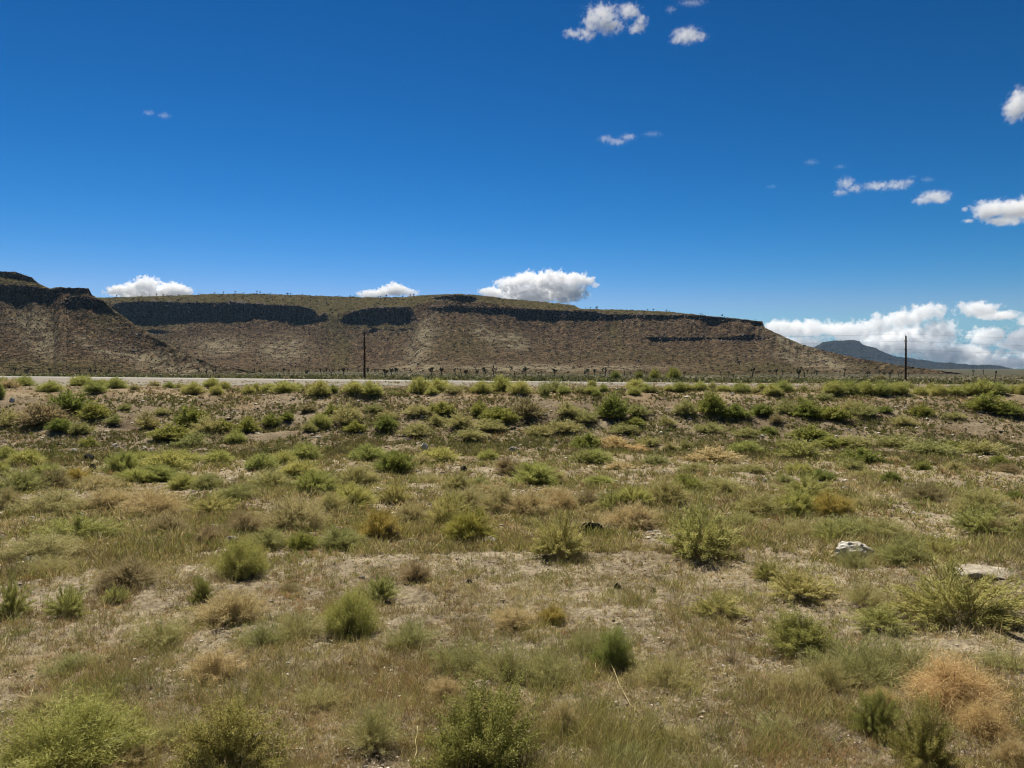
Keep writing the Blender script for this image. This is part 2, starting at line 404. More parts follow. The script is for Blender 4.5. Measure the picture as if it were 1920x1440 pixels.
def build_mesa(name, cols, skyline, foot_row, bands, d_sky, plateau_d, talus, mat, label, pale=(), green=(), nrow=230, rough=1.0, backdrop=400, deep=None, outcrop=1.0, gfoot=9.0):
    cx = cols; nc = len(cx)
    sk = lerp_tab(cx, skyline) + 1.1 * perlin(cx / 9, cx * 0 + .5, 5) * rough + .9 * perlin(cx / 3.1, cx * 0 + 4.5, 6) * rough
    t = np.linspace(0, 1, nrow) ** 1.0
    row = sk[None, :] + (foot_row - sk)[None, :] * t[:, None]           # from skyline (t=0) down to the foot
    # jagged cliff outline
    jx = 8.0 * fbm(cx[None, :] / 17, row / 60, 4, 15) * rough + 4.5 * fbm(cx[None, :] / 3.3, row / 30, 2, 18) * rough
    rock = np.zeros_like(row); rock_s = np.zeros_like(row); first_top = np.full(nc, 1e9)
    for (tp, bs) in bands:
        b = band(cx, row + jx, tp, bs)
        rock = np.maximum(rock, b); rock_s = np.maximum(rock_s, band(cx, row, tp, bs, 3.0, 14.0))
        inb = (cx >= tp[0][0]) & (cx <= tp[-1][0]); first_top = np.where(inb, np.minimum(first_top, lerp_tab(cx, tp)), first_top)
    rub = sstep(.17, .30, fbm(cx[None, :] / 8, row / 2.6, 3, 29, .6)) * np.clip(1 - (row - lerp_tab(cx, talus)[None, :]) / 55, 0, 1) * sstep(3, 8, row - lerp_tab(cx, talus)[None, :])
    rock = np.maximum(rock, rub * .95 * (rough >= 1))
    rock = rock * sstep(-.24, -.10, fbm(cx[None, :] / 13, row / 3.0, 3, 19, .6) + .06)
    # distance change per photograph row: nearly none on a cliff, much on plateau and apron
    pl_top = np.clip((lerp_tab(cx, talus) - 0)[None, :], 0, 1e5)        # row where the talus begins below the plateau
    below = sstep(-2, 3, row - pl_top)
    u = np.clip((row - pl_top) / np.maximum(foot_row - pl_top, 1), 0, 1)
    g_t = 1.75 + gfoot * u ** 2.6
    g = plateau_d * (1 - below) + g_t * below
    g = (g * (1 - rock_s) + 0.25 * rock_s) * lerp_tab(cx, d_sky)[None, :] / 1100.0
    drow = np.diff(row, axis=0, prepend=row[:1])
    ds = lerp_tab(cx, d_sky)[None, :]
    cum = np.cumsum(g * drow, axis=0)
    ref = np.array([np.interp(pl_top[0, j] + 2, row[:, j], cum[:, j]) for j in range(nc)])
    cum = cum - ref[None, :]
    dist = ds - 45 - cum
    # gullies and benches
    am = sstep(0, .15, t)[:, None]
    amp = am * (1 - .8 * sstep(.8, 1, t)[:, None])
    dist = dist + amp * (15 * fbm(cx[None, :] / 45, row / 80, 4, 25) + 6 * np.abs(fbm(cx[None, :] / 20, row / 70, 2, 27)) + 3.0 * fbm(cx[None, :] / 9, row / 14, 3, 35) * (1 - rock)) * rough
    dist = dist + rock * (9.0 * np.abs(fbm(cx[None, :] / 9.0, row / 26, 3, 45)) + 6.0 * fbm(cx[None, :] / 3.2, row / 4, 3, 55)) * rough
    dirs = ray(np.broadcast_to(cx[None, :], row.shape), row)
    P = dirs * (dist / dirs[..., 1])[..., None]
    P[..., 2] += CAMZ
    # boulders and scrub relief on the slopes
    P[..., 2] += (1 - rock) * am * outcrop * np.clip(dist / 1150, .1, 1.1) ** 2.2 * (np.maximum(fbm(cx[None, :] / 2.6, row / 1.8, 2, 65), 0) * 2.2 + .8 * fbm(cx[None, :] / 1.3, row / 1.0, 2, 75)) * rough * sstep(1, .75, t)[:, None]
    # back side: the plateau carries on and then falls away
    sk_p = P[0]
    back = []
    for (dd, dz) in ((backdrop * 1.6, -60), (backdrop, -6), (backdrop * .5, -1.5), (backdrop * .18, -.4)):
        q = sk_p.copy(); f = 1 + dd / q[:, 1]; q[:, 0] *= f; q[:, 1] *= f; q[:, 2] += dz; 
        if dz <= -60: q[:, 2] = -30
        back.append(q[None])
    P = np.concatenate(back + [P], 0)
    nb = len(back)
    pad = lambda a, v=None: np.concatenate([np.repeat(a[:1] if v is None else np.full_like(a[:1], v), nb, 0), a], 0)
    pa = np.zeros_like(row); gr = np.zeros_like(row)
    for (x, y, rx, ry, sl) in pale:
        pa = np.maximum(pa, np.exp(-(((cx[None, :] - x) - sl * (row - y)) / rx) ** 2 - ((row - y) / ry) ** 2))
    pa = np.clip(pa * 1.5, 0, 1)
    for (x, y, rx, ry, s) in green:
        gr = np.maximum(gr, s * np.exp(-((cx[None, :] - x) / rx) ** 2 - ((row - y) / ry) ** 2))
    gr = np.maximum(gr, (1 - below) * .85)
    gr = np.maximum(gr, sstep(.86, 1.0, t)[:, None] * .7)
    gr = gr * (1 - pa)
    Q = grid_quads(*P.shape[:2])
    o = obj(name, mesh(name, P.reshape(-1, 3), Q=Q, smooth=True,
            attrs={'rock': pad(rock, 0).ravel(), 'pale': pad(pa).ravel(), 'green': pad(gr).ravel()}), mat)
    tag(o, kind='structure'); tag(o, label)
    return P[nb:], rock, row, cx, u

mm = mesa_mat('mesa_rock_and_scrub')
MAIN_SKY = [(140, 566), (180, 558), (220, 557), (300, 555), (400, 551), (480, 550.5), (560, 553), (650, 556), (700, 557.5), (755, 557), (800, 553), (860, 551), (895, 553), (950, 560), (1020, 566),
            (1075, 572), (1090, 579), (1180, 581), (1250, 584), (1300, 589), (1350, 594), (1400, 599), (1430, 603), (1433, 613), (1450, 622), (1480, 635), (1500, 645), (1530, 653),
            (1560, 661), (1600, 670), (1680, 684), (1750, 693), (1800, 700)]
B1 = ([(205, 572), (225, 568), (260, 565), (350, 567), (400, 568), (440, 566), (500, 571), (560, 573), (585, 580), (596, 590), (604, 601)],
      [(205, 590), (225, 600), (250, 607), (320, 605), (400, 600), (500, 597), (560, 604), (590, 606), (604, 603)])
B1b = ([(598, 592), (612, 587), (618, 600)], [(598, 603), (612, 601), (618, 601)])
B2 = ([(638, 599), (650, 589), (665, 584), (690, 578), (740, 576), (768, 576), (776, 586), (783, 600)], [(638, 606), (660, 608), (700, 609), (740, 607), (765, 605), (783, 603)])
B3 = ([(803, 578), (850, 574), (900, 577), (950, 579), (1000, 580), (1060, 583), (1100, 583), (1140, 590), (1180, 590), (1240, 591), (1300, 591), (1350, 594.5), (1400, 600), (1433, 604)],
      [(803, 581), (850, 585), (900, 587), (950, 590), (985, 598), (1040, 603), (1100, 599), (1130, 602), (1180, 598), (1240, 600), (1290, 597), (1340, 607), (1380, 602), (1433, 612)])
B4 = ([(808, 560), (830, 554.5), (860, 552.5), (885, 555), (898, 561)], [(808, 562), (830, 563), (860, 564), (885, 566), (898, 563)])
B5 = ([(1214, 630), (1225, 632), (1280, 633), (1340, 633), (1400, 629), (1432, 629)], [(1214, 638), (1225, 641), (1280, 640), (1340, 636), (1400, 638), (1432, 637)])
B6 = ([(280, 617), (300, 619), (318, 622)], [(280, 625), (300, 626), (318, 625)])
B7 = ([(690, 619), (700, 614), (712, 616)], [(690, 626), (700, 624), (712, 620)])
B8 = ([(722, 617), (740, 618), (775, 616)], [(722, 619.5), (740, 621), (775, 620)])
TALUS = [(140, 575), (225, 567), (260, 564), (560, 572), (600, 585), (625, 590), (660, 584), (700, 577), (770, 575), (800, 566), (850, 562), (900, 566), (1000, 579), (1100, 582), (1140, 588), (1300, 590), (1400, 599), (1430, 603), (1440, 610), (1500, 640), (1800, 690)]
main_cols = np.arange(138, 1805, .95)
PALE = [(790, 640, 22, 40, -.35), (780, 690, 60, 9, 0), (800, 615, 10, 18, 0), (910, 625, 18, 18, 0.8), (960, 640, 26, 14, .6), (1470, 640, 13, 26, 1.3), (1525, 665, 24, 30, 1.6), (1480, 672, 20, 9, 2), (1550, 688, 50, 7, 1.5), (1120, 690, 120, 5, 0), (530, 655, 40, 20, 0),
        (420, 650, 40, 16, 0), (1000, 690, 160, 7, 0)]
GREEN = [(625, 600, 22, 40, .9), (640, 660, 22, 50, .7), (1150, 620, 12, 22, .8), (1160, 650, 14, 22, .5), (300, 640, 30, 15, .5), (1500, 690, 200, 14, .8), (870, 650, 60, 28, .55), (700, 612, 70, 6, .7), (280, 612, 70, 6, .7), (1200, 670, 200, 20, .35)]
Pm, rockm, rowm, cxm, um = build_mesa('mesa', main_cols, MAIN_SKY, 704.5, [B1, B1b, B2, B3, B4, B5, B6, B7, B8],
    [(140, 1480), (220, 1450), (600, 1400), (700, 1330), (800, 1230), (860, 1180), (1000, 1190), (1080, 1170), (1430, 1010), (1440, 990), (1500, 940), (1600, 850), (1700, 760), (1800, 700)],
    8.0, TALUS, mm, None, PALE, GREEN, nrow=250)

SPUR_SKY = [(-760, 520), (-300, 500), (-60, 506), (0, 508), (30, 510), (60, 520), (71, 530), (80, 535), (96, 541), (104, 538), (120, 539), (166, 540), (173, 553), (195, 564), (215, 582), (240, 599), (265, 618), (290, 632), (330, 656), (380, 676), (430, 689), (470, 697), (500, 702)]
SB1 = ([(-760, 536), (0, 534), (60, 537), (100, 544), (110, 548)], [(-760, 560), (0, 559), (30, 567), (60, 562), (100, 568), (110, 556)])
SB2 = ([(-60, 507), (0, 508.5), (30, 511), (60, 521), (69, 529)], [(-60, 518), (0, 519), (30, 523), (60, 529), (69, 532)])
SB3 = ([(104, 538.5), (120, 539.5), (164, 540.5), (174, 553)], [(104, 549), (120, 549), (164, 551), (174, 556)])
SB4 = ([(118, 566), (130, 559), (165, 558), (195, 565), (212, 582), (218, 590)], [(118, 575), (130, 579), (150, 574), (195, 583), (212, 590), (218, 592)])
spur_cols = np.concatenate([np.arange(-760, -20, 4.0), np.arange(-20, 500, .95)])
Ps, rocks, rows_, cxs, us = build_mesa('mesa_spur', spur_cols, SPUR_SKY, 706, [SB1, SB2, SB3, SB4],
    [(-760, 880), (0, 880), (70, 840), (110, 830), (175, 800), (290, 700), (380, 610), (500, 520)],
    3.5, [(-760, 532), (0, 532), (60, 535), (100, 543), (165, 541), (175, 555), (215, 583), (290, 634), (500, 697)], mm, None,
    [(185, 655, 16, 22, 1.6), (215, 672, 10, 14, 2.2), (250, 665, 40, 12, 1), (80, 640, 30, 30, .5), (320, 690, 60, 6, 0), (300, 668, 40, 10, 1.2), (60, 600, 40, 20, .5), (360, 690, 70, 14, 1), (270, 672, 60, 14, 1)],
    [(60, 690, 200, 18, .8), (200, 600, 30, 14, .7), (40, 527, 60, 8, .9)], nrow=230, backdrop=260, gfoot=4.5)

fm = mesa_mat('far_mesa_rock_haze_shade', (.26, .33, .46), .2)  # dark blue tint puts haze and cloud shadow into the rock colour
FAR_SKY = [(1380, 697), (1440, 680), (1500, 661), (1527, 651), (1542, 642), (1560, 639), (1602, 637.5), (1611, 639), (1619, 647), (1642, 652.5), (1660, 662), (1680, 668), (1700, 670.5), (1740, 676), (1765, 680), (1780, 679), (1795, 682), (1830, 684), (1860, 684), (1880, 687), (1895, 691), (1920, 693.5), (2000, 696)]
FB = ([(1520, 662), (1560, 667), (1600, 668), (1650, 671), (1700, 676), (1760, 684)], [(1520, 667), (1560, 671), (1600, 672), (1650, 674), (1700, 679), (1760, 686)])
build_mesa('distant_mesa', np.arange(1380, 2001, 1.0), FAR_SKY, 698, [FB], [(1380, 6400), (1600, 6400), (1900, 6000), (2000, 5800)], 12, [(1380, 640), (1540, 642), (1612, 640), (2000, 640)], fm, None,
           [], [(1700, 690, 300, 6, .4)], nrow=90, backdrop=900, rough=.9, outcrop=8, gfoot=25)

# ------------------------------------------------------------------ blades and shrubs
def unit(v): return v / np.maximum(np.linalg.norm(v, axis=-1, keepdims=True), 1e-9)
def blades(P, D, L, W, bend=None, rg=rng, five=True):
    """thin tapering leaves: base points P, directions D, lengths L, widths W -> verts, quads, tris, blade index per vertex, height along blade"""
    n = len(P); S = unit(np.cross(D, rg.normal(size=(n, 3))))
    L = np.asarray(L)[:, None]; W = np.asarray(W)[:, None]
    if bend is None: bend = np.zeros((n, 3))
    if five:
        mid = P + D * L * .55 + bend * L * .3; tip = P + D * L + bend * L
        V = np.stack([P - S * W * .35, P + S * W * .35, mid + S * W * .5, mid - S * W * .5, tip], 1)
        i = np.arange(n)[:, None] * 5
        return V.reshape(-1, 3), i + np.array([[0, 1, 2, 3]]), i + np.array([[3, 2, 4]]), np.repeat(np.arange(n), 5), np.tile([0, 0, .55, .55, 1.], n)
    tip = P + D * L + bend * L; mid = P + D * L * .5 + bend * L * .25
    V = np.stack([P, mid + S * W * .5, tip, mid - S * W * .5], 1); i = np.arange(n)[:, None] * 4
    return V.reshape(-1, 3), i + np.array([[0, 1, 2, 3]]), np.zeros((0, 3), int), np.repeat(np.arange(n), 4), np.tile([0, .5, 1, .5], n)

def tubes(paths, radii, sides=3):
    """paths (n, k, 3) and radii (n, k) -> tube mesh"""
    n, k, _ = paths.shape
    T = unit(np.gradient(paths, axis=1)); ref = np.where(np.abs(T[..., 2:3]) > .9, np.array([1., 0, 0]), np.array([0, 0, 1.]))
    A = unit(np.cross(T, ref)); B = np.cross(T, A)
    ang = np.arange(sides) * 2 * np.pi / sides
    V = paths[:, :, None, :] + radii[:, :, None, None] * (A[:, :, None, :] * np.cos(ang)[None, None, :, None] + B[:, :, None, :] * np.sin(ang)[None, None, :, None])
    idx = np.arange(n * k * sides).reshape(n, k, sides); nx = np.roll(idx, -1, 2)
    Q = np.stack([idx[:, :-1], nx[:, :-1], nx[:, 1:], idx[:, 1:]], -1).reshape(-1, 4)
    return V.reshape(-1, 3), Q

def shrub_mesh(seed, H=.62, nb=120, n=5000, ll=.10, lw=.008, t0=.35, align=1.0, jit=.45, up=.25, arch=.5, lobes=.22, off=.02, flat=1.0, curl=0, sc=1.0, lump=0, skirt=86, stem_r=.006, diamond=False, nsub=1):
    """a shrub one metre wide: branches fan from the base to an uneven dome; leaves follow them"""
    g = np.random.default_rng(seed)
    th = g.uniform(0, 2 * np.pi, nb); ph = np.radians(skirt) * g.uniform(0, 1, nb) ** .62
    dirs = np.stack([np.sin(ph) * np.cos(th), np.sin(ph) * np.sin(th), np.cos(ph)], 1)
    lob = 1 + lobes * 2.2 * perlin(dirs[:, 0] * 1.7 + seed, dirs[:, 1] * 1.7 + dirs[:, 2], seed % 30) + lobes * .5 * g.normal(size=nb)
    end = dirs * np.array([.5, .5, H]) * (np.clip(lob, .35, 1.35) * g.uniform(.82, 1.04, nb))[:, None]
    end[:, 2] = np.maximum(end[:, 2], .03)
    base = np.stack([.10 * g.normal(size=nb) * .5 + end[:, 0] * .12, .10 * g.normal(size=nb) * .5 + end[:, 1] * .12, np.full(nb, -.03)], 1)
    ctrl = base + (end - base) * .5 + np.stack([-end[:, 0] * .25 * arch, -end[:, 1] * .25 * arch, .16 * H * arch * np.ones(nb)], 1) + .03 * g.normal(size=(nb, 3))
    def bez(i, t):
        t = t[:, None]; return (1 - t) ** 2 * base[i] + 2 * t * (1 - t) * ctrl[i] + t * t * end[i]
    def tan(i, t):
        t = t[:, None]; return unit(2 * (1 - t) * (ctrl[i] - base[i]) + 2 * t * (end[i] - ctrl[i]))
    i = g.integers(0, nb, n); t = t0 + (1 - t0) * g.uniform(0, 1, n) ** .75
    P = bez(i, t); T = tan(i, t)
    if lump:   # leaf clusters gather in knots along the branch
        t = np.round(t * lump) / lump + g.normal(size=n) * .18 / lump; P = bez(i, np.clip(t, 0, 1.02)); 
    P = P + g.normal(size=(n, 3)) * off * (.5 + t[:, None])
    P[:, 2] = np.maximum(P[:, 2], .004)
    D = unit(T * align + g.normal(size=(n, 3)) * jit + np.array([0, 0, up]))
    D[:, 2] = np.where((P[:, 2] < .05) & (D[:, 2] < 0), -D[:, 2], D[:, 2])
    bend = g.normal(size=(n, 3)) * curl
    Ln = ll * g.uniform(.55, 1.25, n); Wn = lw * g.uniform(.7, 1.3, n)
    V, Q, Tr, bi, hh = blades(P, D, Ln, Wn, bend, g, not diamond)
    bv = np.clip(.5 + .22 * g.normal(size=nb), 0, 1)[i]; v = np.clip(bv * .6 + .4 * g.uniform(0, 1, n), 0, 1)[bi]
    v = np.clip(v + .25 * (hh - .4), 0, 1)
    fol = mesh('foliage', V, Q, Tr, {'v': v})
    ns = min(nb, 70); ts = np.linspace(0, .93, 6); ii = np.repeat(np.arange(ns), 6)
    paths = bez(ii, np.tile(ts, ns)).reshape(ns, 6, 3)
    rad = stem_r * np.linspace(1, .35, 6)[None, :] * g.uniform(.6, 1.2, ns)[:, None]
    Vs, Qs = tubes(paths, rad)
    st = mesh('stems', Vs, Qs, None, {'v': np.repeat(g.uniform(0, 1, ns), 18)})
    return fol, st

# kind: parameters for (near, far) levels
KP = {
 'brush': dict(mat='brush', near=dict(H=.66, nb=190, n=15000, ll=.12, lw=.0065, t0=.30, align=1.3, jit=.30, up=.35), far=dict(H=.66, nb=300, n=9000, ll=.075, lw=.012, t0=.10, align=1.3, jit=.32, up=.3, lobes=.11)),
 'green': dict(mat='green', near=dict(H=.72, nb=170, n=14000, ll=.09, lw=.009, t0=.28, align=1.0, jit=.5, up=.2), far=dict(H=.72, nb=180, n=6000, ll=.085, lw=.021, t0=.12, align=.9, jit=.5, up=.2, lobes=.26)),
 'sage': dict(mat='sage', near=dict(H=.58, nb=170, n=12000, ll=.10, lw=.006, t0=.25, align=.9, jit=.45, up=.3, lobes=.3), far=dict(H=.56, nb=150, n=4500, ll=.09, lw=.015, t0=.12, align=.9, jit=.5, up=.25, lobes=.3)),
 'tan': dict(mat='tan', near=dict(H=.55, nb=190, n=13000, ll=.09, lw=.0050, t0=.2, align=.8, jit=.6, up=.3, lobes=.3), far=dict(H=.55, nb=120, n=3000, ll=.11, lw=.018, t0=.12, align=.8, jit=.55, up=.25, lobes=.34)),
 'gold': dict(mat='gold', near=dict(H=.70, nb=190, n=14000, ll=.10, lw=.006, t0=.35, align=1.2, jit=.35, up=.3), far=dict(H=.70, nb=140, n=3600, ll=.11, lw=.018, t0=.3, align=1.1, jit=.35, up=.3)),
 'umber': dict(mat='umber', near=dict(H=.62, nb=220, n=11000, ll=.11, lw=.006, t0=.15, align=1.2, jit=.4, up=.2), far=dict(H=.62, nb=130, n=3200, ll=.11, lw=.018, t0=.12, align=1.1, jit=.45, up=.2)),
 'stalky': dict(mat='stalky', near=dict(H=.72, nb=120, n=11000, ll=.055, lw=.0075, t0=.32, align=1.2, jit=.45, up=.35, off=.012, lobes=.3, stem_r=.0045), far=dict(H=.72, nb=110, n=5000, ll=.075, lw=.014, t0=.28, align=1.2, jit=.4, up=.4, off=.014, lobes=.3)),
 'leafy': dict(mat='leafy', near=dict(H=.62, nb=150, n=38000, ll=.019, lw=.0095, t0=.30, align=.6, jit=.9, up=.2, off=.013, lump=26, lobes=.26, stem_r=.0045, diamond=True), far=dict(H=.62, nb=100, n=6000, ll=.05, lw=.024, t0=.25, align=.6, jit=.9, up=.2, off=.02, lump=16, diamond=True)),
 'lime': dict(mat='lime', near=dict(H=.55, nb=230, n=26000, ll=.045, lw=.0042, t0=.35, align=.6, jit=.8, up=.3, off=.022, lobes=.2, curl=.25), far=dict(H=.55, nb=150, n=6000, ll=.07, lw=.012, t0=.3, align=.7, jit=.7, up=.3)),
 'orange': dict(mat='orange', near=dict(H=.55, nb=260, n=15000, ll=.10, lw=.0042, t0=.2, align=.5, jit=.9, up=.0, off=.03, lobes=.28, curl=.45), far=dict(H=.45, nb=120, n=3200, ll=.12, lw=.014, t0=.1, align=.5, jit=.9, up=.0, curl=.4)),
 'wisp': dict(mat='wisp', near=dict(H=.55, nb=230, n=9500, ll=.065, lw=.0042, t0=.28, align=.9, jit=.5, up=.45, off=.014, lobes=.45, stem_r=.0022, arch=.2), far=dict(H=.55, nb=120, n=2800, ll=.1, lw=.012, t0=.2, align=.9, jit=.5, up=.4)),
 'bare': dict(mat='umber', near=dict(H=.8, nb=46, n=900, ll=.07, lw=.004, t0=.4, align=1.2, jit=.4, up=.3, stem_r=.007), far=dict(H=.8, nb=46, n=900, ll=.07, lw=.01, t0=.4, align=1.2, jit=.4, up=.3)),
}
NAMES = {'brush': ('rabbitbrush', 'bright yellow-green bushy'), 'green': ('green_bush', 'dark green leafy'), 'sage': ('sagebrush', 'grey-green rounded'), 'tan': ('dry_shrub', 'dry tan twiggy'),
         'gold': ('golden_shrub', 'golden yellow-brown'), 'umber': ('brown_shrub', 'dark brown dry'), 'stalky': ('stalky_shrub', 'olive-yellow upright-stemmed'), 'leafy': ('saltbush', 'lumpy leafy olive-green'),
         'lime': ('feathery_shrub', 'lime green feathery'), 'orange': ('tumbleweed', 'dry orange tangled'), 'wisp': ('wispy_weed', 'thin wispy grey-green'), 'bare': ('bare_twig_shrub', 'leafless brown twiggy')}
_cache = {}
def proto(kind, lod, var):
    k = (kind, lod, var)
    if k not in _cache:
        p = dict(KP[kind][lod]); 
        f, s = shrub_mesh(hash_seed(kind) + var * 7 + (3 if lod == 'far' else 0), **p)
        f.materials.append(M[KP[kind]['mat']]); s.materials.append(M['wood'])
        _cache[k] = (f, s, p['H'])
    return _cache[k]
def hash_seed(k): return sum(ord(c) * (i + 3) for i, c in enumerate(k)) % 900 + 11

SHRUBS = []      # (kind, x, y, z, width, height, px, py, wpx)
def place(kind, px, py, wp, hp):
    x, y, z = hit(px, py); d = y
    SHRUBS.append((kind, x, y + wp / F * d * .25, None, wp / F * d, hp / F * d, px, py, wp))
L_BERM = """brush 43 724 40 26;brush 95 735 47 26;brush 152 724 42 28;brush 178 738 42 28;brush 192 726 30 20;brush 217 729 38 29;tan 253 731 20 14;tan 18 728 26 22;brush 317 728 22 16;tan 290 724 20 12;
brush 362 741 40 28;brush 398 727 34 22;brush 406 741 26 22;brush 422 729 22 18;sage 335 728 18 12;brush 466 739 26 21;brush 480 734 20 18;brush 505 735 32 20;brush 534 737 52 29;brush 560 732 20 18;brush 600 743 44 33;
brush 625 737 18 18;sage 580 729 18 12;brush 4 726 22 25;brush 0 749 18 36;brush 664 741 40 30;brush 694 746 46 32;brush 788 738 44 40;brush 822 736 56 32;sage 850 739 36 18;brush 810 741 26 18;sage 868 731 14 10;brush 902 739 40 30;
brush 940 735 46 38;brush 975 741 46 32;sage 1020 743 20 24;sage 1038 736 44 25;brush 1057 739 28 18;sage 1088 738 22 14;brush 1110 726 18 17;brush 1108 740 28 18;green 1120 744 18 14;brush 1131 736 20 18;brush 1188 741 28 22;brush 1192 729 44 24;
brush 1213 736 28 18;sage 1224 737 18 14;brush 1255 734 20 14;brush 1273 736 28 24;brush 1290 733 22 16;brush 1312 732 30 20;sage 1336 729 18 15;brush 1356 734 28 16;brush 1389 737 36 23;sage 1415 737 14 10;brush 1448 743 34 25;brush 1467 735 42 26;
brush 1428 731 20 16;sage 1507 731 15 10;brush 1563 742 42 33;brush 1592 740 40 34;brush 1622 742 44 36;brush 1652 743 42 34;brush 1683 741 42 30;brush 1724 741 32 22;brush 1760 743 34 26;brush 1746 731 20 16;brush 1790 743 36 22;brush 1818 741 34 28;
brush 1845 742 46 36;brush 1872 741 36 26;brush 1898 738 28 20;sage 1702 729 24 15;brush 1916 740 22 26;sage 1810 730 20 14;sage 740 741 24 9;sage 770 735 20 9"""
L_BANK = """green 127 778 66 50;green 178 789 58 34;umber 82 802 90 44;green 113 813 46 28;sage 150 818 42 26;sage 278 806 42 34;green 355 806 60 44;sage 390 815 60 34;green 418 812 44 28;green 465 812 46 34;green 508 803 36 26;
green 318 832 80 32;sage 360 838 70 28;brush 441 833 42 28;green 165 838 38 20;sage 214 799 32 18;sage 20 800 50 34;brush 600 806 42 36;green 626 784 40 26;sage 580 810 30 18;sage 653 800 56 40;green 668 812 46 22;green 722 810 48 30;
sage 728 787 34 18;sage 785 782 54 20;green 828 782 52 28;sage 862 806 52 30;sage 782 822 56 28;sage 880 830 54 24;green 899 781 38 26;green 935 797 70 34;umber 988 790 62 42;sage 1068 783 54 24;sage 1100 797 44 22;sage 1170 815 44 20;
green 1148 790 66 50;sage 1196 786 42 24;green 1190 802 40 16;sage 1060 815 60 24;sage 1010 818 50 22;green 1332 780 54 48;green 1374 790 60 28;sage 1285 782 42 30;green 1428 782 44 26;sage 1476 777 42 26;green 1512 784 60 36;umber 1455 797 30 18;
sage 1545 750 32 12;sage 1500 753 20 12;green 1562 790 60 30;sage 1620 784 50 24;green 1730 782 46 26;sage 1692 800 44 18;green 1846 774 72 34;green 1890 784 50 26;sage 1790 788 32 14;green 1660 775 32 14;sage 1595 770 40 18;sage 1250 800 36 20;sage 920 812 60 20;
sage 820 800 46 20;green 540 790 28 18;umber 578 775 38 16;sage 305 780 30 14;sage 235 770 24 12;sage 1330 812 50 20;sage 1400 820 46 18;green 1440 815 40 16;sage 700 775 36 14"""
L_FLAT = """brush 12 864 34 32;brush 50 875 54 40;brush 0 893 34 28;sage 36 924 72 48;umber 99 917 60 40;gold 144 905 38 26;brush 85 893 40 28;brush 233 888 54 46;brush 265 872 50 30;brush 312 884 76 48;brush 345 868 50 28;brush 258 906 56 34;brush 296 904 60 34;brush 345 917 46 32;sage 388 918 48 34;
brush 408 869 52 30;brush 490 882 56 38;brush 530 872 48 32;brush 572 862 52 36;brush 562 897 64 34;brush 588 925 62 44;sage 505 915 66 36;sage 440 937 62 30;tan 190 917 60 30;tan 208 957 82 44;tan 100 962 104 44;tan 15 955 36 44;stalky 150 1017 112 52;tan 290 968 92 56;umber 312 1002 66 36;stalky 400 968 78 44;
umber 457 1005 64 44;umber 396 1022 52 38;tan 552 993 96 62;tan 612 962 50 34;sage 632 912 36 26;green 565 1030 50 34;sage 500 1030 60 36;sage 635 1030 70 40;brush 690 864 62 36;green 742 886 66 46;brush 822 868 66 35;tan 793 872 34 22;brush 915 863 34 23;umber 952 891 46 38;brush 1002 909 74 46;tan 1040 907 36 28;green 1102 843 50 36;
brush 1092 845 26 18;brush 1115 869 60 28;sage 1092 868 34 26;orange 1150 843 54 24;orange 1190 848 44 14;sage 1216 839 36 20;sage 1256 845 26 16;sage 1286 845 18 24;sage 672 907 60 38;brush 655 955 74 52;sage 622 965 56 44;stalky 738 946 54 48;tan 770 976 48 36;gold 712 1011 66 54;umber 733 1013 32 30;sage 860 916 42 30;sage 897 911 34 18;
stalky 850 962 60 44;stalky 835 986 60 60;tan 880 950 50 40;gold 882 1017 88 56;tan 940 960 60 52;tan 990 965 64 48;tan 1052 957 52 46;umber 1106 952 44 34;stalky 1046 1047 92 86;tan 1186 990 80 48;umber 1200 992 50 30;stalky 1148 960 50 48;brush 1185 955 56 50;sage 1248 944 66 46;brush 1124 912 50 20;tan 1125 960 40 20;
brush 1400 850 50 28;tan 1336 866 72 30;tan 1300 864 32 14;stalky 1500 860 70 38;sage 1465 838 20 17;green 1616 868 60 33;sage 1594 881 40 24;tan 1672 868 24 13;brush 1498 891 38 28;green 1540 900 42 20;green 1728 881 28 17;sage 1790 881 30 18;umber 1822 880 15 13;green 1875 871 28 22;umber 1888 886 42 18;sage 1412 887 40 18;sage 1622 896 36 16;
green 1670 903 30 20;sage 1470 906 26 16;green 1285 920 54 36;sage 1352 922 72 28;stalky 1512 937 86 50;umber 1730 943 72 44;brush 1495 967 66 46;sage 1425 968 72 42;gold 1558 968 66 40;sage 1840 962 78 44;green 1905 941 30 22;stalky 1310 1047 135 108;wisp 1500 1008 80 40;sage 1580 1010 90 40;sage 1650 1012 80 36;
stalky 1836 1003 104 54;tan 1870 1003 40 34;sage 1390 990 60 30;green 1520 828 64 28;green 1560 842 60 24;sage 1600 840 60 22;sage 1680 838 54 26;sage 1742 852 76 30;sage 1840 852 70 28;green 1780 846 40 20;sage 1230 870 40 18;sage 1300 885 44 18;tan 1370 885 40 16;wisp 800 905 50 20;umber 760 850 30 10;tan 1160 880 40 16;tan 1030 930 40 16;tan 925 925 40 18;wisp 1610 950 40 16"""
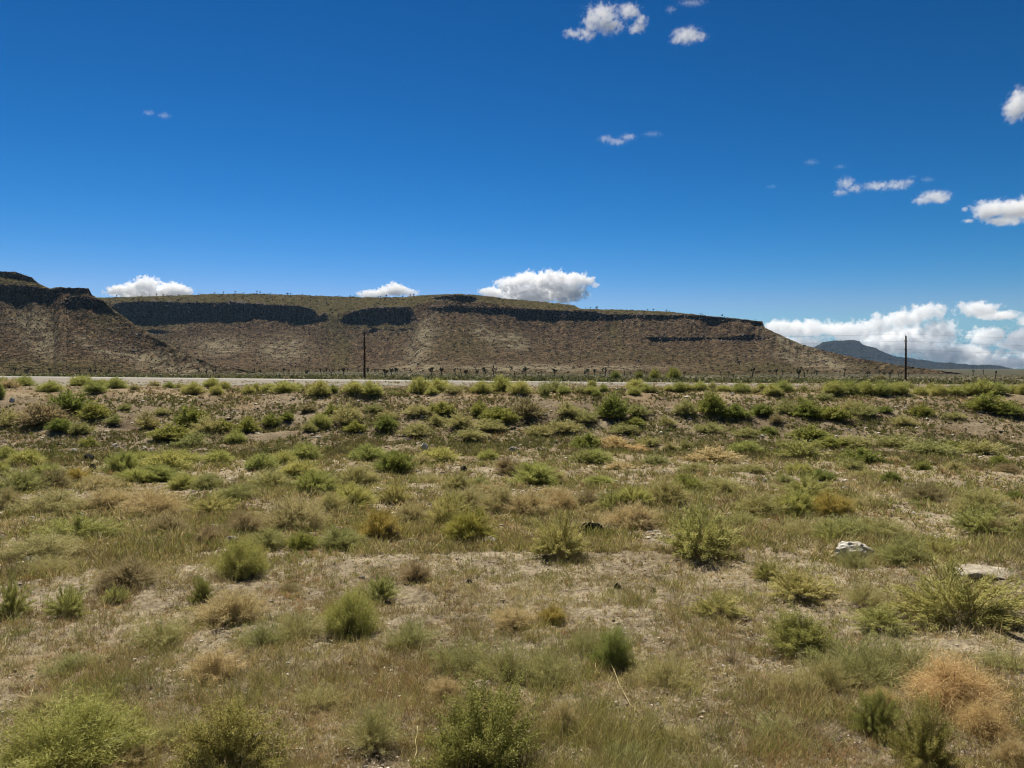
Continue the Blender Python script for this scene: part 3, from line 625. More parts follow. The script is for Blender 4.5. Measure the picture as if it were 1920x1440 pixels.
L_FORE = """lime 450 1086 100 72;umber 240 1104 110 50;stalky 215 1134 42 36;stalky 130 1160 74 66;stalky 20 1160 60 76;tan 80 1052 130 54;wisp 100 1075 90 40;leafy 380 1132 46 42;tan 432 1172 112 66;wisp 300 1215 104 54;wisp 130 1265 90 36;lime 655 1195 104 82;tan 400 1280 102 58;tan 80 1345 74 40;lime 135 1465 270 120;leafy 425 1470 215 125;
leafy 905 1478 232 172;stalky 715 1131 72 52;umber 780 1092 60 40;wisp 700 1408 116 84;lime 1150 1257 80 74;wisp 1092 1226 62 52;gold 1036 1170 46 30;wisp 950 1282 120 90;wisp 1030 1290 110 80;wisp 860 1262 100 66;wisp 770 1215 90 50;wisp 1250 1290 110 60;tan 1056 1372 54 60;tan 960 1180 80 40;stalky 1800 1182 222 118;wisp 1602 1066 60 44;
stalky 1495 1132 130 58;leafy 1440 1090 60 32;stalky 1650 1190 112 46;leafy 1508 1238 140 76;stalky 1345 1158 96 44;wisp 1610 1290 150 100;wisp 1700 1280 130 90;wisp 1550 1300 110 70;orange 1795 1342 165 92;orange 1845 1385 95 60;leafy 1640 1386 88 84;leafy 1735 1455 118 116;bare 1370 1246 64 60;wisp 1490 1300 80 40;stalky 1560 1020 70 44;
wisp 1620 1140 80 50;stalky 1760 1050 90 56;sage 1700 1060 90 50;wisp 560 1200 90 56;wisp 490 1215 80 50;orange 1655 1330 60 34;wisp 320 1400 90 50;tan 250 1440 70 36;wisp 600 1330 90 40;tan 1280 1400 70 30;wisp 1450 1390 90 34;wisp 1180 1440 90 34;wisp 1880 1260 80 34;tan 1900 1440 60 60;umber 540 1110 40 14;tan 830 1310 60 44"""
ZONES = [(L_BERM, 'on the roadside bank top'), (L_BANK, 'on the bank slope'), (L_FLAT, 'on the flat below the bank'), (L_FORE, 'in the foreground')]
BIGW = {'on the roadside bank top': (36, 24), 'on the bank slope': (55, 34), 'on the flat below the bank': (72, 44), 'in the foreground': (125, 75)}
ORD = 'first second third fourth fifth sixth seventh eighth ninth tenth eleventh twelfth thirteenth fourteenth fifteenth sixteenth seventeenth eighteenth nineteenth twentieth'.split()
def ordn(k):
    if k < 20: return ORD[k]
    t = {2: 'twenty', 3: 'thirty', 4: 'forty', 5: 'fifty'}; T2 = {3: 'thirtieth', 4: 'fortieth', 5: 'fiftieth'}
    a, b = divmod(k + 1, 10)
    return T2[a] if b == 0 and a in T2 else t[a] + '-' + ORD[b - 1]
n_shrubs = 0
for text, zone in ZONES:
    items = []
    for e in text.replace('\n', '').split(';'):
        k, *v = e.split(); items.append((k, *map(float, v)))
    big, small = BIGW[zone]
    groups = {}
    for it in items:
        size = 'large' if it[3] >= big else ('small' if it[3] < small else 'medium')
        groups.setdefault((it[0], size), []).append(it)
    for (kind, size), lst in groups.items():
        lst.sort(key=lambda t: t[1])
        nm, look = NAMES[kind]
        for k, (_, px, py, wp, hp) in enumerate(lst):
            x, y, z = hit(px, py)
            wd = wp / F * y; y2 = y + wd * .3; x2 = x * y2 / y; z2 = gz(x2, y2)
            ht = hp / F * y * 1.0
            lod = 'near' if y < 22 else 'far'
            f, s, H = proto(kind, lod, n_shrubs % (4 if lod == 'far' else 3))
            root = bpy.data.objects.new(nm, None); COL.objects.link(root)
            root.empty_display_size = .1
            root.location = (x2, y2, z2 - .01); root.rotation_euler = (0, 0, rng.uniform(0, 6.28))
            sc = wd * (1.2 if kind in ('wisp', 'sage', 'tan') else 1.1) * (.95 if zone.endswith('slope') else 1.14 if zone.endswith('bank') else 1.0)
            root.scale = (sc, sc, ht / H * (.78 if zone.endswith('top') else (1.0 if kind in ('leafy', 'lime') else .92 if kind in ('stalky', 'gold', 'orange') else .80)))
            only = len(lst) == 1
            lab = f"{size} {look} shrub {zone}" + ('' if only else f", {ordn(k)} of these from left")
            if kind == 'orange': lab = lab.replace('shrub', 'tumbleweed')
            tag(root, lab, 'shrub', 'shrubs ' + zone)
            fo = obj('foliage', f, None, root); so = obj('stems', s, None, root)
            n_shrubs += 1
print('shrubs', n_shrubs)

# ------------------------------------------------------------------ low weeds and dry grass (stuff)
PAL = np.array([(.36, .295, .135), (.52, .43, .21), (.64, .55, .31), (.29, .265, .095), (.35, .33, .105), (.26, .275, .08), (.34, .235, .11), (.46, .31, .16), (.21, .175, .09)])
def cover(name, n_tuft, rlo, rhi, per, hmul, wmul, patch_s, thr, pal_w, rg, power=1.0, ymax=None, label=None, span=52, tone=1.0):
    u = rg.uniform(0, 1, n_tuft * 3)
    r = 1 / (1 / rlo + (1 / rhi - 1 / rlo) * u ** power)
    a = np.radians(rg.uniform(-span, span, len(r))); X = r * np.sin(a); Y = r * np.cos(a)
    pn = fbm(X / patch_s, Y / patch_s, 4, 101 + int(patch_s * 10), .6)
    keep = rg.uniform(0, 1, len(r)) < sstep(thr - .13, thr + .13, pn)
    keep &= (Y < (ymax or 1e9))
    X, Y, r, pn = X[keep][:n_tuft], Y[keep][:n_tuft], r[keep][:n_tuft], pn[keep][:n_tuft]
    nt_ = len(X); Z = height(X, Y) - .004
    grp = fbm(X / 1.6, Y / 1.6, 3, 133)       # colour drifts in patches
    hgt = (.5 + .9 * rg.uniform(0, 1, nt_) ** 2) * (.75 + .9 * np.clip(pn, 0, 1)) * hmul
    i = np.repeat(np.arange(nt_), per); n = len(i)
    wpx = r[i] / 740 * wmul                    # about a pixel wide
    lo = np.maximum(wpx * .7, .0018)
    P = np.stack([X, Y, Z], 1)[i] + np.concatenate([rg.normal(size=(n, 2)) * (.018 + .28 * hgt[i])[:, None] * .55, np.zeros((n, 1))], 1)
    D = unit(np.concatenate([rg.normal(size=(n, 2)) * .55, np.ones((n, 1))], 1))
    L = hgt[i] * rg.uniform(.4, 1.1, n)
    V, Q, T, bi, hh = blades(P, D, L, lo, rg.normal(size=(n, 3)) * .25, rg)
    pw = np.array(pal_w, float)[None, :] * np.exp(1.3 * np.stack([perlin(X / 1.9, Y / 1.9, 150 + k) * 3.2 for k in range(len(PAL))], 1))
    cum = np.cumsum(pw / pw.sum(1, keepdims=True), 1)
    ci = (rg.uniform(0, 1, (nt_, 1)) > cum).sum(1).clip(0, len(PAL) - 1)
    c = PAL[ci][i] * rg.uniform(.55, 1.35, (n, 1)) * tone
    o = obj(name, mesh(name, V, Q, T, {'col': c[bi]}), M['col']); tag(o, label, kind='stuff')
g_ = np.random.default_rng(55)
cover('dry_grass', 50000, 3.2, 13, 14, .064, .5, .8, -.10, (3.5, 5, 3.5, 1.0, .9, .4, 2.4, 2.0, .6), g_, label='short dry straw and rust coloured grass over the sandy ground')
cover('dry_grass', 31000, 11, 32, 12, .095, .75, 1.5, -.12, (3, 5, 4, 1.4, 1.3, .9, 1.4, 1.4, .5), g_, label='short dry grass over the sandy flat')
cover('green_weeds', 13500, 3.4, 14, 14, .12, .5, .9, .16, (1.2, 1.6, .6, 3, 3, 1.8, .8, .3, .4), g_, label='patches of thin grey-green weeds on the sandy ground')
cover('green_weeds', 9500, 12, 31, 12, .17, .8, 2.4, .12, (1, 1.5, .8, 2.5, 3, 2.2, .3, .1, .5), g_, label='low green weeds between the shrubs on the flat')
cover('loose_weeds', 9000, 3.6, 14, 16, .17, .45, 1.3, .02, (1.6, 2.6, 1.2, 2.6, 4, 1.2, 1.2, .8, 1.2), g_, label='loose yellow-olive weeds merging between the near shrubs')
cover('loose_weeds', 13000, 11, 31, 13, .20, .7, 2.2, -.02, (1.8, 2.6, 1.2, 2.4, 4, 1.6, .8, .5, .8), g_, label='loose yellow-olive weeds merging between the shrubs on the flat')
cover('bank_weeds', 31000, 27, 43, 11, .17, .8, 2.6, -.12, (1, 1.2, .4, 3, 3, 5, .3, .1, 1), g_, power=1.0, tone=.7, label='low green weeds covering the slope of the bank')
cover('bank_litter_grass', 11000, 36, 62, 8, .12, .7, 3.0, -.05, (2, 3, 3, .8, .6, .4, 2, 2.5, .4), g_, label='dry orange grass along the top of the bank')
cover('roadside_weeds', 3500, 60, 84, 8, .16, .8, 3.0, .12, (2, 3, 2, 2, 1, 1, 1, .6, .4), g_, ymax=83, label='sparse weeds on the gravel road shoulder')

# ------------------------------------------------------------------ stones
def ico(rg, jit=.25, sub=1):
    import bmesh
    bm = bmesh.new(); bmesh.ops.create_icosphere(bm, subdivisions=sub, radius=1)
    V = np.array([v.co[:] for v in bm.verts]); T = np.array([[v.index for v in f.verts] for f in bm.faces]); bm.free()
    return V, T
def scatter_stones(name, n, rlo, rhi, smin, smax, cols, rg, label, span=50, clump=.0, zfun=None, hz=.6, mat='stone', flatz=.65):
    bV, bT = ico(rg); nv = len(bV)
    r = 1 / (1 / rlo + (1 / rhi - 1 / rlo) * rg.uniform(0, 1, n * 2)); a = np.radians(rg.uniform(-span, span, n * 2))
    X = r * np.sin(a); Y = r * np.cos(a)
    keep = rg.uniform(0, 1, n * 2) < sstep(-.25, .25, fbm(X / 1.7, Y / 1.7, 3, 171) + clump)
    X, Y, r = X[keep][:n], Y[keep][:n], r[keep][:n]; n = len(X)
    s = (smin + (smax - smin) * rg.uniform(0, 1, n) ** 4) * (.35 + .65 * np.sqrt(r / rhi))
    Z = height(X, Y) + s * .12
    S = s[:, None] * np.stack([rg.uniform(.7, 1.4, n), rg.uniform(.7, 1.4, n), rg.uniform(.35, .9, n) * flatz * 1.4], 1)
    th = rg.uniform(0, 6.28, n); c, sn = np.cos(th)[:, None], np.sin(th)[:, None]
    V = bV[None] * (1 + rg.uniform(-.3, .3, (n, nv, 1))) * S[:, None, :]
    V = np.stack([V[..., 0] * c - V[..., 1] * sn, V[..., 0] * sn + V[..., 1] * c, V[..., 2]], -1) + np.stack([X, Y, Z], 1)[:, None, :]
    T = bT[None] + (np.arange(n) * nv)[:, None, None]
    cols = np.array(cols); cc = cols[rg.integers(0, len(cols), n)] * rg.uniform(.75, 1.2, (n, 1))
    o = obj(name, mesh(name, V.reshape(-1, 3), None, T.reshape(-1, 3), {'col': np.repeat(cc, nv, 0)}), M[mat]); tag(o, label, kind='stuff')
SC = [(.30, .24, .17), (.22, .17, .12), (.36, .31, .24), (.16, .125, .09), (.45, .41, .35)]
scatter_stones('soil_clods', 30000, 3.4, 15, .004, .022, SC, g_, 'small crumbly clods and pebbles on the near ground')
scatter_stones('gravel', 13000, 12, 40, .012, .065, SC + [(.52, .48, .42)], g_, 'small pale stones across the flat and the bank')
scatter_stones('gravel', 4500, 29, 42, .03, .11, SC + [(.5, .46, .4), (.09, .08, .07)], g_, 'coarse gravel on the bank slope')

def rock(name, px, py, wp, hp, mat, label, depth=.7, seed=1, sink=.2, cat='rock', group=None, sub=4):
    bV, bT = ico(None, sub=sub)
    g = np.random.default_rng(seed); x, y, z = hit(px, py); wd = wp / F * y / 2; ht = hp / F * y
    V = bV.copy()
    d = 1 + .34 * fbm(V[:, 0] * 1.1 + seed, V[:, 1] * 1.1 + V[:, 2] * 1.3, 3, seed % 50) + .08 * fbm(V[:, 0] * 5 + V[:, 2] * 3, V[:, 1] * 5, 3, seed % 40)
    V = V * d[:, None]
    for _ in range(9):      # broken facets
        nn = unit(g.normal(size=3)); dd = g.uniform(.62, .92); p = V @ nn; V = V - np.where(p > dd, p - dd, 0)[:, None] * nn * .9
    V[:, 2] = np.maximum(V[:, 2], -sink); V[:, 2] += sink
    V = V / np.array([np.abs(V[:, 0]).max(), np.abs(V[:, 1]).max(), V[:, 2].max()]) * np.array([wd, wd * depth, ht])
    o = obj(name, mesh(name, V, None, bT, smooth=False), M[mat]); o.location = (x, y + wd * depth * .6, gz(x, y + wd * depth * .6) - .03 * ht)
    return tag(o, label, cat, group)
rock('boulder', 1608, 1050, 76, 34, 'white_rock', 'large pale white boulder behind thin weeds, right of centre', seed=5)
rock('rock', 432, 1021, 32, 16, 'grey_rock', 'pale grey angular rock beside the small brown dry shrub at left', seed=8)
rock('flat_stone', 915, 1019, 34, 12, 'grey_rock', 'flat pale grey stone slab under the golden shrub in the middle', seed=11)
rock('rock', 165, 864, 19, 13, 'black_rock', 'dark rounded boulder on the left flat, upper of a pair', seed=14)
rock('rock', 172, 880, 15, 10, 'black_rock', 'dark boulder on the left flat, lower of a pair', seed=17)
rock('rock', 206, 862, 16, 8, 'black_rock', 'low dark rock beside the long row of yellow-green shrubs at left', seed=19)
rock('rock', 137, 849, 14, 9, 'white_rock', 'small white rock on the left flat above the dark boulders', seed=21)
rock('rock', 214, 838, 14, 6, 'white_rock', 'small flat white rock at the foot of the left bank', seed=22)
rock('rock', 22, 754, 12, 8, 'white_rock', 'pale rock on the bank slope at the far left', seed=23)
rock('rock', 795, 844, 15, 14, 'white_rock', 'bright white upright rock at the foot of the bank, left of centre', seed=24)
rock('flat_stone', 1893, 958, 38, 15, 'grey_rock', 'broad flat grey rock at the right edge of the flat', seed=25)
rock('rock', 965, 846, 24, 8, 'grey_rock', 'low grey rock at the foot of the middle bank', seed=26)
rock('rock', 869, 883, 13, 9, 'black_rock', 'small black rock on bare soil in the middle of the flat', seed=27)
rock('rock', 893, 803, 7, 7, 'black_rock', 'tiny black rock halfway up the middle bank', seed=28)
rock('rock_ridge', 1850, 1086, 150, 15, 'crust', 'long pale low rock ridge behind the large near shrub at the right', seed=52, depth=.5)
rock('rock', 56, 1060, 30, 15, 'white_rock', 'pale crusted rock among dry shrubs near the left edge', seed=29)
rock('rock', 880, 1096, 13, 9, 'black_rock', 'small black stone on the yellow dry grass in the centre', seed=30)
rock('rock', 1158, 1104, 18, 11, 'black_rock', 'small black lump on bare sand right of centre, larger of two', seed=31)
rock('rock', 1226, 1111, 12, 8, 'black_rock', 'small black stone on bare sand right of centre, smaller of two', seed=32)
rock('rock', 762, 983, 10, 7, 'black_rock', 'small black stone beside the golden shrubs left of centre', seed=33)
rock('rock', 1438, 905, 14, 8, 'grey_rock', 'small grey rock on the pale dirt mound right of centre', seed=34)
rock('rock', 1584, 920, 18, 8, 'grey_rock', 'angled grey rock on the right sandy flat', seed=35)
rock('rock', 1582, 846, 10, 5, 'white_rock', 'small white rock in the green weeds on the right', seed=36)
rock('rock', 640 + 38, 1085, 12, 6, 'grey_rock', 'small grey stone left of centre beyond the olive shrub', seed=37)
rock('burnt_log', 1108, 1003, 52, 24, 'char', 'charred black log lying on the ground in the middle', seed=43, depth=.45, cat='log')
def stick(name, pts, r, label):
    P = []
    for (px, py, up) in pts:
        x, y, z = hit(px, py); P.append((x, y, z + up))
    P = np.array(P); t = np.linspace(0, 1, len(P)); tt = np.linspace(0, 1, 24)
    Q = np.stack([np.interp(tt, t, P[:, k]) for k in range(3)], 1)
    Q[:, 2] += .008 * np.sin(tt * 19); Q[:, 0] += .006 * np.sin(tt * 13)
    V, q = tubes(Q[None], np.full((1, 24), r) * np.linspace(1, .5, 24)[None], 6)
    o = obj(name, mesh(name, V, q, None, {'v': np.full(len(V), .9)}), M['tan']); tag(o, label, 'stick')
stick('dry_stick', [(1140, 1252, .06), (1160, 1285, .03), (1180, 1325, .02), (1198, 1342, .015), (1216, 1350, .01)], .003, 'long pale curved stick lying on sand below the lime feathery weed')
stick('dry_stick', [(1118, 1248, .07), (1116, 1275, .01)], .004, 'short pale upright twig beside the long curved stick')
stick('dry_stalk', [(782, 1390, .10), (778, 1440, .0)], .0035, 'pale straw stalk standing left of the big saltbush in front')
stick('dry_stick', [(0, 1232, .02), (8, 1222, .05), (14, 1208, .1)], .004, 'pale twig sticking up at the far left edge')

# ------------------------------------------------------------------ joshua trees
def joshua(seed, nbr=5, H=1.0):
    """one metre tall: shaggy trunk forking into arms that end in spiky rosettes"""
    g = np.random.default_rng(seed); paths = []; rads = []; tips = []
    fork = g.uniform(.32, .55) if nbr > 1 else .58
    k = 6; t = np.linspace(0, 1, k)
    lean = g.normal(size=2) * .05
    tr = np.stack([lean[0] * t, lean[1] * t, fork * t - .03], 1); paths.append(tr); rads.append(np.linspace(.055, .04, k))
    top = tr[-1]
    for b in range(nbr):
        th = b * 2.4 + g.uniform(-.5, .5); L = g.uniform(.25, 1 - fork - .08); out_ = g.uniform(.08, .30)
        e = top + np.array([math.cos(th) * out_, math.sin(th) * out_, L]); c = top + np.array([math.cos(th) * out_ * .9, math.sin(th) * out_ * .9, L * .35])
        p = (1 - t[:, None]) ** 2 * top + 2 * t[:, None] * (1 - t[:, None]) * c + t[:, None] ** 2 * e
        paths.append(p); rads.append(np.linspace(.038, .03, k)); tips.append((p, e))
    V, Q = tubes(np.array(paths), np.array(rads), 6)
    trunk = mesh('trunk', V, Q, None, {'v': g.uniform(0, 1, len(V))})
    Pn, Dn = [], []
    for p, e in tips:
        m_ = 130
        base = p[(k // 2):][g.integers(0, k - k // 2, m_)] * .35 + e * .65 + g.normal(size=(m_, 3)) * .012
        d = unit(g.normal(size=(m_, 3)) + np.array([0, 0, .45])); Pn.append(base); Dn.append(d)
    Pn = np.concatenate(Pn); Dn = np.concatenate(Dn); n = len(Pn)
    V, Q, T, bi, hh = blades(Pn, Dn, g.uniform(.07, .12, n), np.full(n, .022), None, g)
    crown = mesh('crown', V, Q, T, {'v': np.clip(g.uniform(0, 1, n), 0, 1)[bi]})
    trunk.materials.append(M['bark']); crown.materials.append(M['yucca']); return trunk, crown
JT = [joshua(301 + i, nb_) for i, nb_ in enumerate((1, 3, 5, 7, 9, 4, 2, 6))]
def put_joshua(px, hp, var, label, height_m=None, name='joshua_tree', dist=None, group='joshua trees on the plain', parts=True, gz_=None):
    Hm = height_m or rng.uniform(2.8, 4.6)
    d = dist or Hm * F / hp; Hm = hp * d / F
    x = (px - 960) / F * d; z = gz(x, d) if gz_ is None else gz_
    tk, cr = JT[var % len(JT)]
    root = bpy.data.objects.new(name, None); COL.objects.link(root); root.location = (x, d, z - .05 * 0)
    root.rotation_euler = (0, 0, rng.uniform(0, 6.28)); root.scale = (Hm * 1.05, Hm * 1.05, Hm)
    a = obj('trunk', tk, None, root); b = obj('crown', cr, None, root)
    return tag(root, label, 'joshua tree', group)
JL = [(28, 16), (52, 14), (165, 12), (284, 12), (388, 14), (622, 16), (645, 14), (722, 20), (734, 16), (771, 10), (810, 19), (828, 17), (854, 14), (865, 12), (875, 17), (896, 10), (907, 15), (925, 18), (965, 18), (985, 17), (1005, 10), (1014, 12), (1040, 16),
      (1103, 13), (1115, 12), (1135, 17), (1170, 17), (1283, 13), (1366, 13), (1409, 24), (1457, 14), (1498, 20), (1509, 22), (1532, 11), (1583, 17), (1669, 17), (1685, 11), (1824, 13), (1866, 18)]
JV = {1409: 1, 1498: 3, 1509: 0, 1583: 6, 1669: 5, 1866: 6, 722: 4, 734: 3, 810: 4, 1824: 6}
for k, (px, hp) in enumerate(JL):
    side = 'left' if px < 683 else ('middle' if px < 1240 else 'right')
    same = [q for q in JL if (('left' if q[0] < 683 else ('middle' if q[0] < 1240 else 'right')) == side)]
    i = same.index((px, hp)); nm = {'left': 'left of the left utility pole', 'middle': 'right of the left utility pole', 'right': 'beyond the right road'}[side]
    put_joshua(px, hp, JV.get(px, k * 3 + 2), f"dark spiky joshua tree {nm}, {ordn(i)} from left", height_m=rng.uniform(2.4, 5.2))
g2 = np.random.default_rng(77)
for k in range(170):
    px = g2.uniform(-20, 1940); hp = g2.uniform(6, 11)
    if px > 1700 and k % 2: px = g2.uniform(600, 1500)
    put_joshua(px, hp, k, 'small distant joshua tree among the scattered trees on the plain before the mesa', height_m=g2.uniform(2.0, 5.5), group='small distant joshua trees')

# green bushes beyond the road
for k, (px, hp, wp, d, lab) in enumerate([(1153, 14, 22, 210, 'round bright green bush beyond the road right of the middle'), (1198, 14, 16, 230, 'dark green bush beyond the road next to two bright ones'),
        (1228, 18, 24, 215, 'bright green bush beyond the road, left one of a touching pair'), (1262, 22, 30, 210, 'bright green bush beyond the road, right and taller of a touching pair'),
        (1650, 10, 26, 260, 'dark grey-green bush beyond the road left of the right utility pole')]):
    kind = 'green' if k != 4 else 'umber'
    f, s, H = proto(kind, 'far', k % 3); x = (px - 960) / F * d
    root = bpy.data.objects.new('green_bush', None); COL.objects.link(root); root.location = (x, d, gz(x, d)); root.scale = (wp * d / F, wp * d / F, hp * d / F / H)
    tag(root, lab, 'bush', 'bushes beyond the road'); obj('foliage', f, None, root); obj('stems', s, None, root)

# ------------------------------------------------------------------ scrub on the plain and on the slopes (stuff)
def clumps(name, P, S, cols, rg, label, per=9, squash=.7):
    """low leafy clumps: small fans of broad leaf faces"""
    n = len(P); i = np.repeat(np.arange(n), per); m_ = len(i)
    D = unit(np.concatenate([rg.normal(size=(m_, 2)) * .8, rg.uniform(.3, 1.2, (m_, 1))], 1))
    B = P[i] + rg.normal(size=(m_, 3)) * np.array([.32, .32, .12]) * S[i][:, None]
    V, Q, T, bi, hh = blades(B, D, S[i] * rg.uniform(.45, 1.0, m_) * squash, S[i] * .34, None, rg, False)
    c = (cols[rg.integers(0, len(cols), n)][i] * rg.uniform(.75, 1.25, (m_, 1)))[bi]
    o = obj(name, mesh(name, V, Q, None, {'col': c}), M['col']); tag(o, label, kind='stuff')
GC = np.array([(.115, .125, .04), (.16, .165, .055), (.20, .19, .085), (.075, .085, .032), (.24, .21, .12)])
r = 1 / (1 / 98 + (1 / 700 - 1 / 98) * g2.uniform(0, 1, 15000) ** .8); a = np.radians(g2.uniform(-42, 42, 15000)); X, Y = r * np.sin(a), r * np.cos(a)
keep = Y > 97; X, Y = X[keep], Y[keep]
clumps('plain_scrub', np.stack([X, Y, height(X, Y)], 1), g2.uniform(.5, 1.25, len(X)), GC, g2, 'low olive scrub covering the plain beyond the road')
DK = np.array([(.016, .014, .008), (.026, .022, .012), (.050, .042, .022), (.024, .016, .012), (.12, .09, .055), (.20, .16, .11)])
def rowh(P):
    h = P[:, :, 2].max(0) - P[:, :, 2].min(0); return h / h.max()
def slope_scatter(P, rock_, u_, n, smin, smax, rg, lo=0.03):
    rr = rg.integers(4, P.shape[0] - 2, n * 4); cc = rg.integers(0, P.shape[1], n * 4)
    hc = rowh(P); ok = (rock_[rr, cc] < .3) & (rg.uniform(0, 1, len(rr)) < hc[cc])
    rr, cc = rr[ok][:n], cc[ok][:n]
    return P[rr, cc] + rg.normal(size=(len(rr), 3)) * .15, (smin + (smax - smin) * rg.uniform(0, 1, len(rr)) ** 3)
for nm_, (Pg, rk_, u_, cnt) in {'mesa': (Pm, rockm, um, 19000), 'spur': (Ps[:, 180:], rocks[:, 180:], us[:, 180:], 9000)}.items():
    p, s = slope_scatter(Pg, rk_, u_, cnt, 1.3, 4.6, g2)
    clumps('slope_scrub', p, s * (p[:, 1] / 1100), DK, g2, 'dark scrub speckling the slopes of the mesa', per=6)
# dark boulders fallen below the cliffs
bV, bT = ico(g2); nv = len(bV)
rr = g2.integers(20, int(Pm.shape[0] * .9), 5200); cc = g2.integers(20, Pm.shape[1] - 20, 5200); ok = (rockm[rr, cc] < .4) & (g2.uniform(0, 1, 5200) < rowh(Pm)[cc]); rr, cc = rr[ok], cc[ok]
s = .4 + 1.7 * g2.uniform(0, 1, len(rr)) ** 7; Pb = Pm[rr, cc]
rr2 = g2.integers(20, int(Ps.shape[0] * .7), 1500); cc2 = g2.integers(185, 185 + 300, 1500); Pb = np.concatenate([Pb, Ps[rr2, cc2]]); s = np.concatenate([s, .3 + 1.1 * g2.uniform(0, 1, 1500) ** 6])
V = bV[None] * (1 + g2.uniform(-.3, .3, (len(s), nv, 1))) * s[:, None, None] + Pb[:, None, :]
cc_ = np.array([(.055, .042, .036), (.10, .078, .06), (.20, .165, .125), (.14, .11, .085)])[g2.integers(0, 4, len(s))]
o = obj('slope_boulders', mesh('slope_boulders', V.reshape(-1, 3), None, (bT[None] + (np.arange(len(s)) * nv)[:, None, None]).reshape(-1, 3), {'col': np.repeat(cc_, nv, 0)}), M['stone'])
tag(o, 'dark boulders strewn over the mesa slopes', kind='stuff')

for k in range(46):
    ci = int(np.argmin(np.abs(cxm - g2.uniform(450, 1500)))); ri = int(Pm.shape[0] * g2.uniform(.72, .93)); p = Pm[ri, ci]
    put_joshua(float(cxm[ci]), g2.uniform(4, 8), k, 'tiny dark joshua tree growing on the lower slope of the mesa', dist=float(p[1]), gz_=float(p[2]) - .3, group='joshua trees on the lower mesa slope')
# joshua trees standing along the rim of the mesa
for k in range(64):
    px = g2.choice([g2.uniform(195, 760), g2.uniform(700, 800), g2.uniform(1090, 1430)], p=[.5, .15, .35])
    ci = int(np.argmin(np.abs(cxm - px))); ri = int(g2.integers(0, 4)); p = Pm[ri, ci]
    hp = g2.uniform(3.0, 6.5); d = p[1]
    put_joshua(px, hp, k, 'tiny joshua tree silhouetted along the skyline of the mesa', dist=d, gz_=float(p[2]) - .4, group='joshua trees along the mesa skyline')

# ------------------------------------------------------------------ utility poles and lines
M['pole'] = rock_mat('weathered_pole_wood', (.035, .022, .015), (.065, .040, .027), (.10, .065, .045), 3)
M['metal'] = plain_mat('grey_galvanised_metal', (.25, .25, .25), .5, .6); M['wire'] = plain_mat('grey_wire', (.20, .19, .18), .6, .2)
def pole(px, base_row, top_row, label, d=155.0):
    x = (px - 960) / F * d; z0 = gz(x, d) - .3; top = CAMZ + (697.3 - top_row) / F * d
    root = bpy.data.objects.new('utility_pole', None); COL.objects.link(root); root.location = (x, d, z0)
    h = top - z0
    P = np.array([[(0, 0, 0), (0.01, 0, h * .33), (.02, 0, h * .66), (.0, 0, h)]], float)
    V, Q = tubes(P, np.array([[.24, .21, .18, .155]]), 14); nvv = len(V)
    V = np.concatenate([V, [[0, 0, h]]]); T = [[nvv - 14 + i, nvv - 14 + (i + 1) % 14, nvv] for i in range(14)]
    obj('shaft', mesh('shaft', V, Q, T, smooth=True), M['pole'], root)
    V, Q = tubes(np.array([[(-.17, 0, h - .35), (-.17, 0, h + .10), (-.19, 0, h + .42)]], float), np.array([[.05, .045, .04]]), 8)
    obj('ridge_pin', mesh('ridge_pin', V, Q), M['metal'], root)
    for z, w_ in ((h - 1.15, .32), (h - 2.9, .22)):
        V, Q = tubes(np.array([[(-w_, -.02, z), (w_, -.02, z)]], float), np.array([[.06, .06]]), 8)
        obj('bracket', mesh('bracket', V, Q), M['metal'], root)
        V, Q = tubes(np.array([[(-w_, 0, z - .02), (-w_, 0, z + .1), (-w_, 0, z + .2)]], float), np.array([[.07, .09, .05]]), 8)
        obj('insulator', mesh('insulator', V, Q), M['metal'], root)
    tag(root, label, 'utility pole', 'utility poles along the road')
    return x, d, top
pl = [pole(-332, 712, 618, 'wooden utility pole outside the left edge of the view'),
      pole(683.5, 712, 622, 'tall brown wooden utility pole in front of the mesa, left one of two'),
      pole(1698, 718, 630, 'tall brown wooden utility pole against the clouds, right one of two'),
      pole(2713, 724, 638, 'wooden utility pole outside the right edge of the view')]
for j, (dz, lab) in enumerate(((.40, 'top'), (-1.1, 'middle'), (-2.85, 'lowest'))):
    Ps_ = []; 
    for a_, b_ in zip(pl[:-1], pl[1:]):
        t = np.linspace(0, 1, 30)[:-1]; sag = 1.1
        Ps_.append(np.stack([a_[0] + (b_[0] - a_[0]) * t, a_[1] + (b_[1] - a_[1]) * t + 0 * t, a_[2] + dz + (b_[2] - a_[2]) * t - 4 * sag * t * (1 - t)], 1))
    P = np.concatenate(Ps_ + [np.array([[pl[-1][0], pl[-1][1], pl[-1][2] + dz]])])
    V, Q = tubes(P[None], np.full((1, len(P)), .016), 5)
    tag(obj('power_line', mesh('power_line', V, Q), M['wire']), f'thin grey overhead wire between the utility poles, {lab} of three', 'wire')

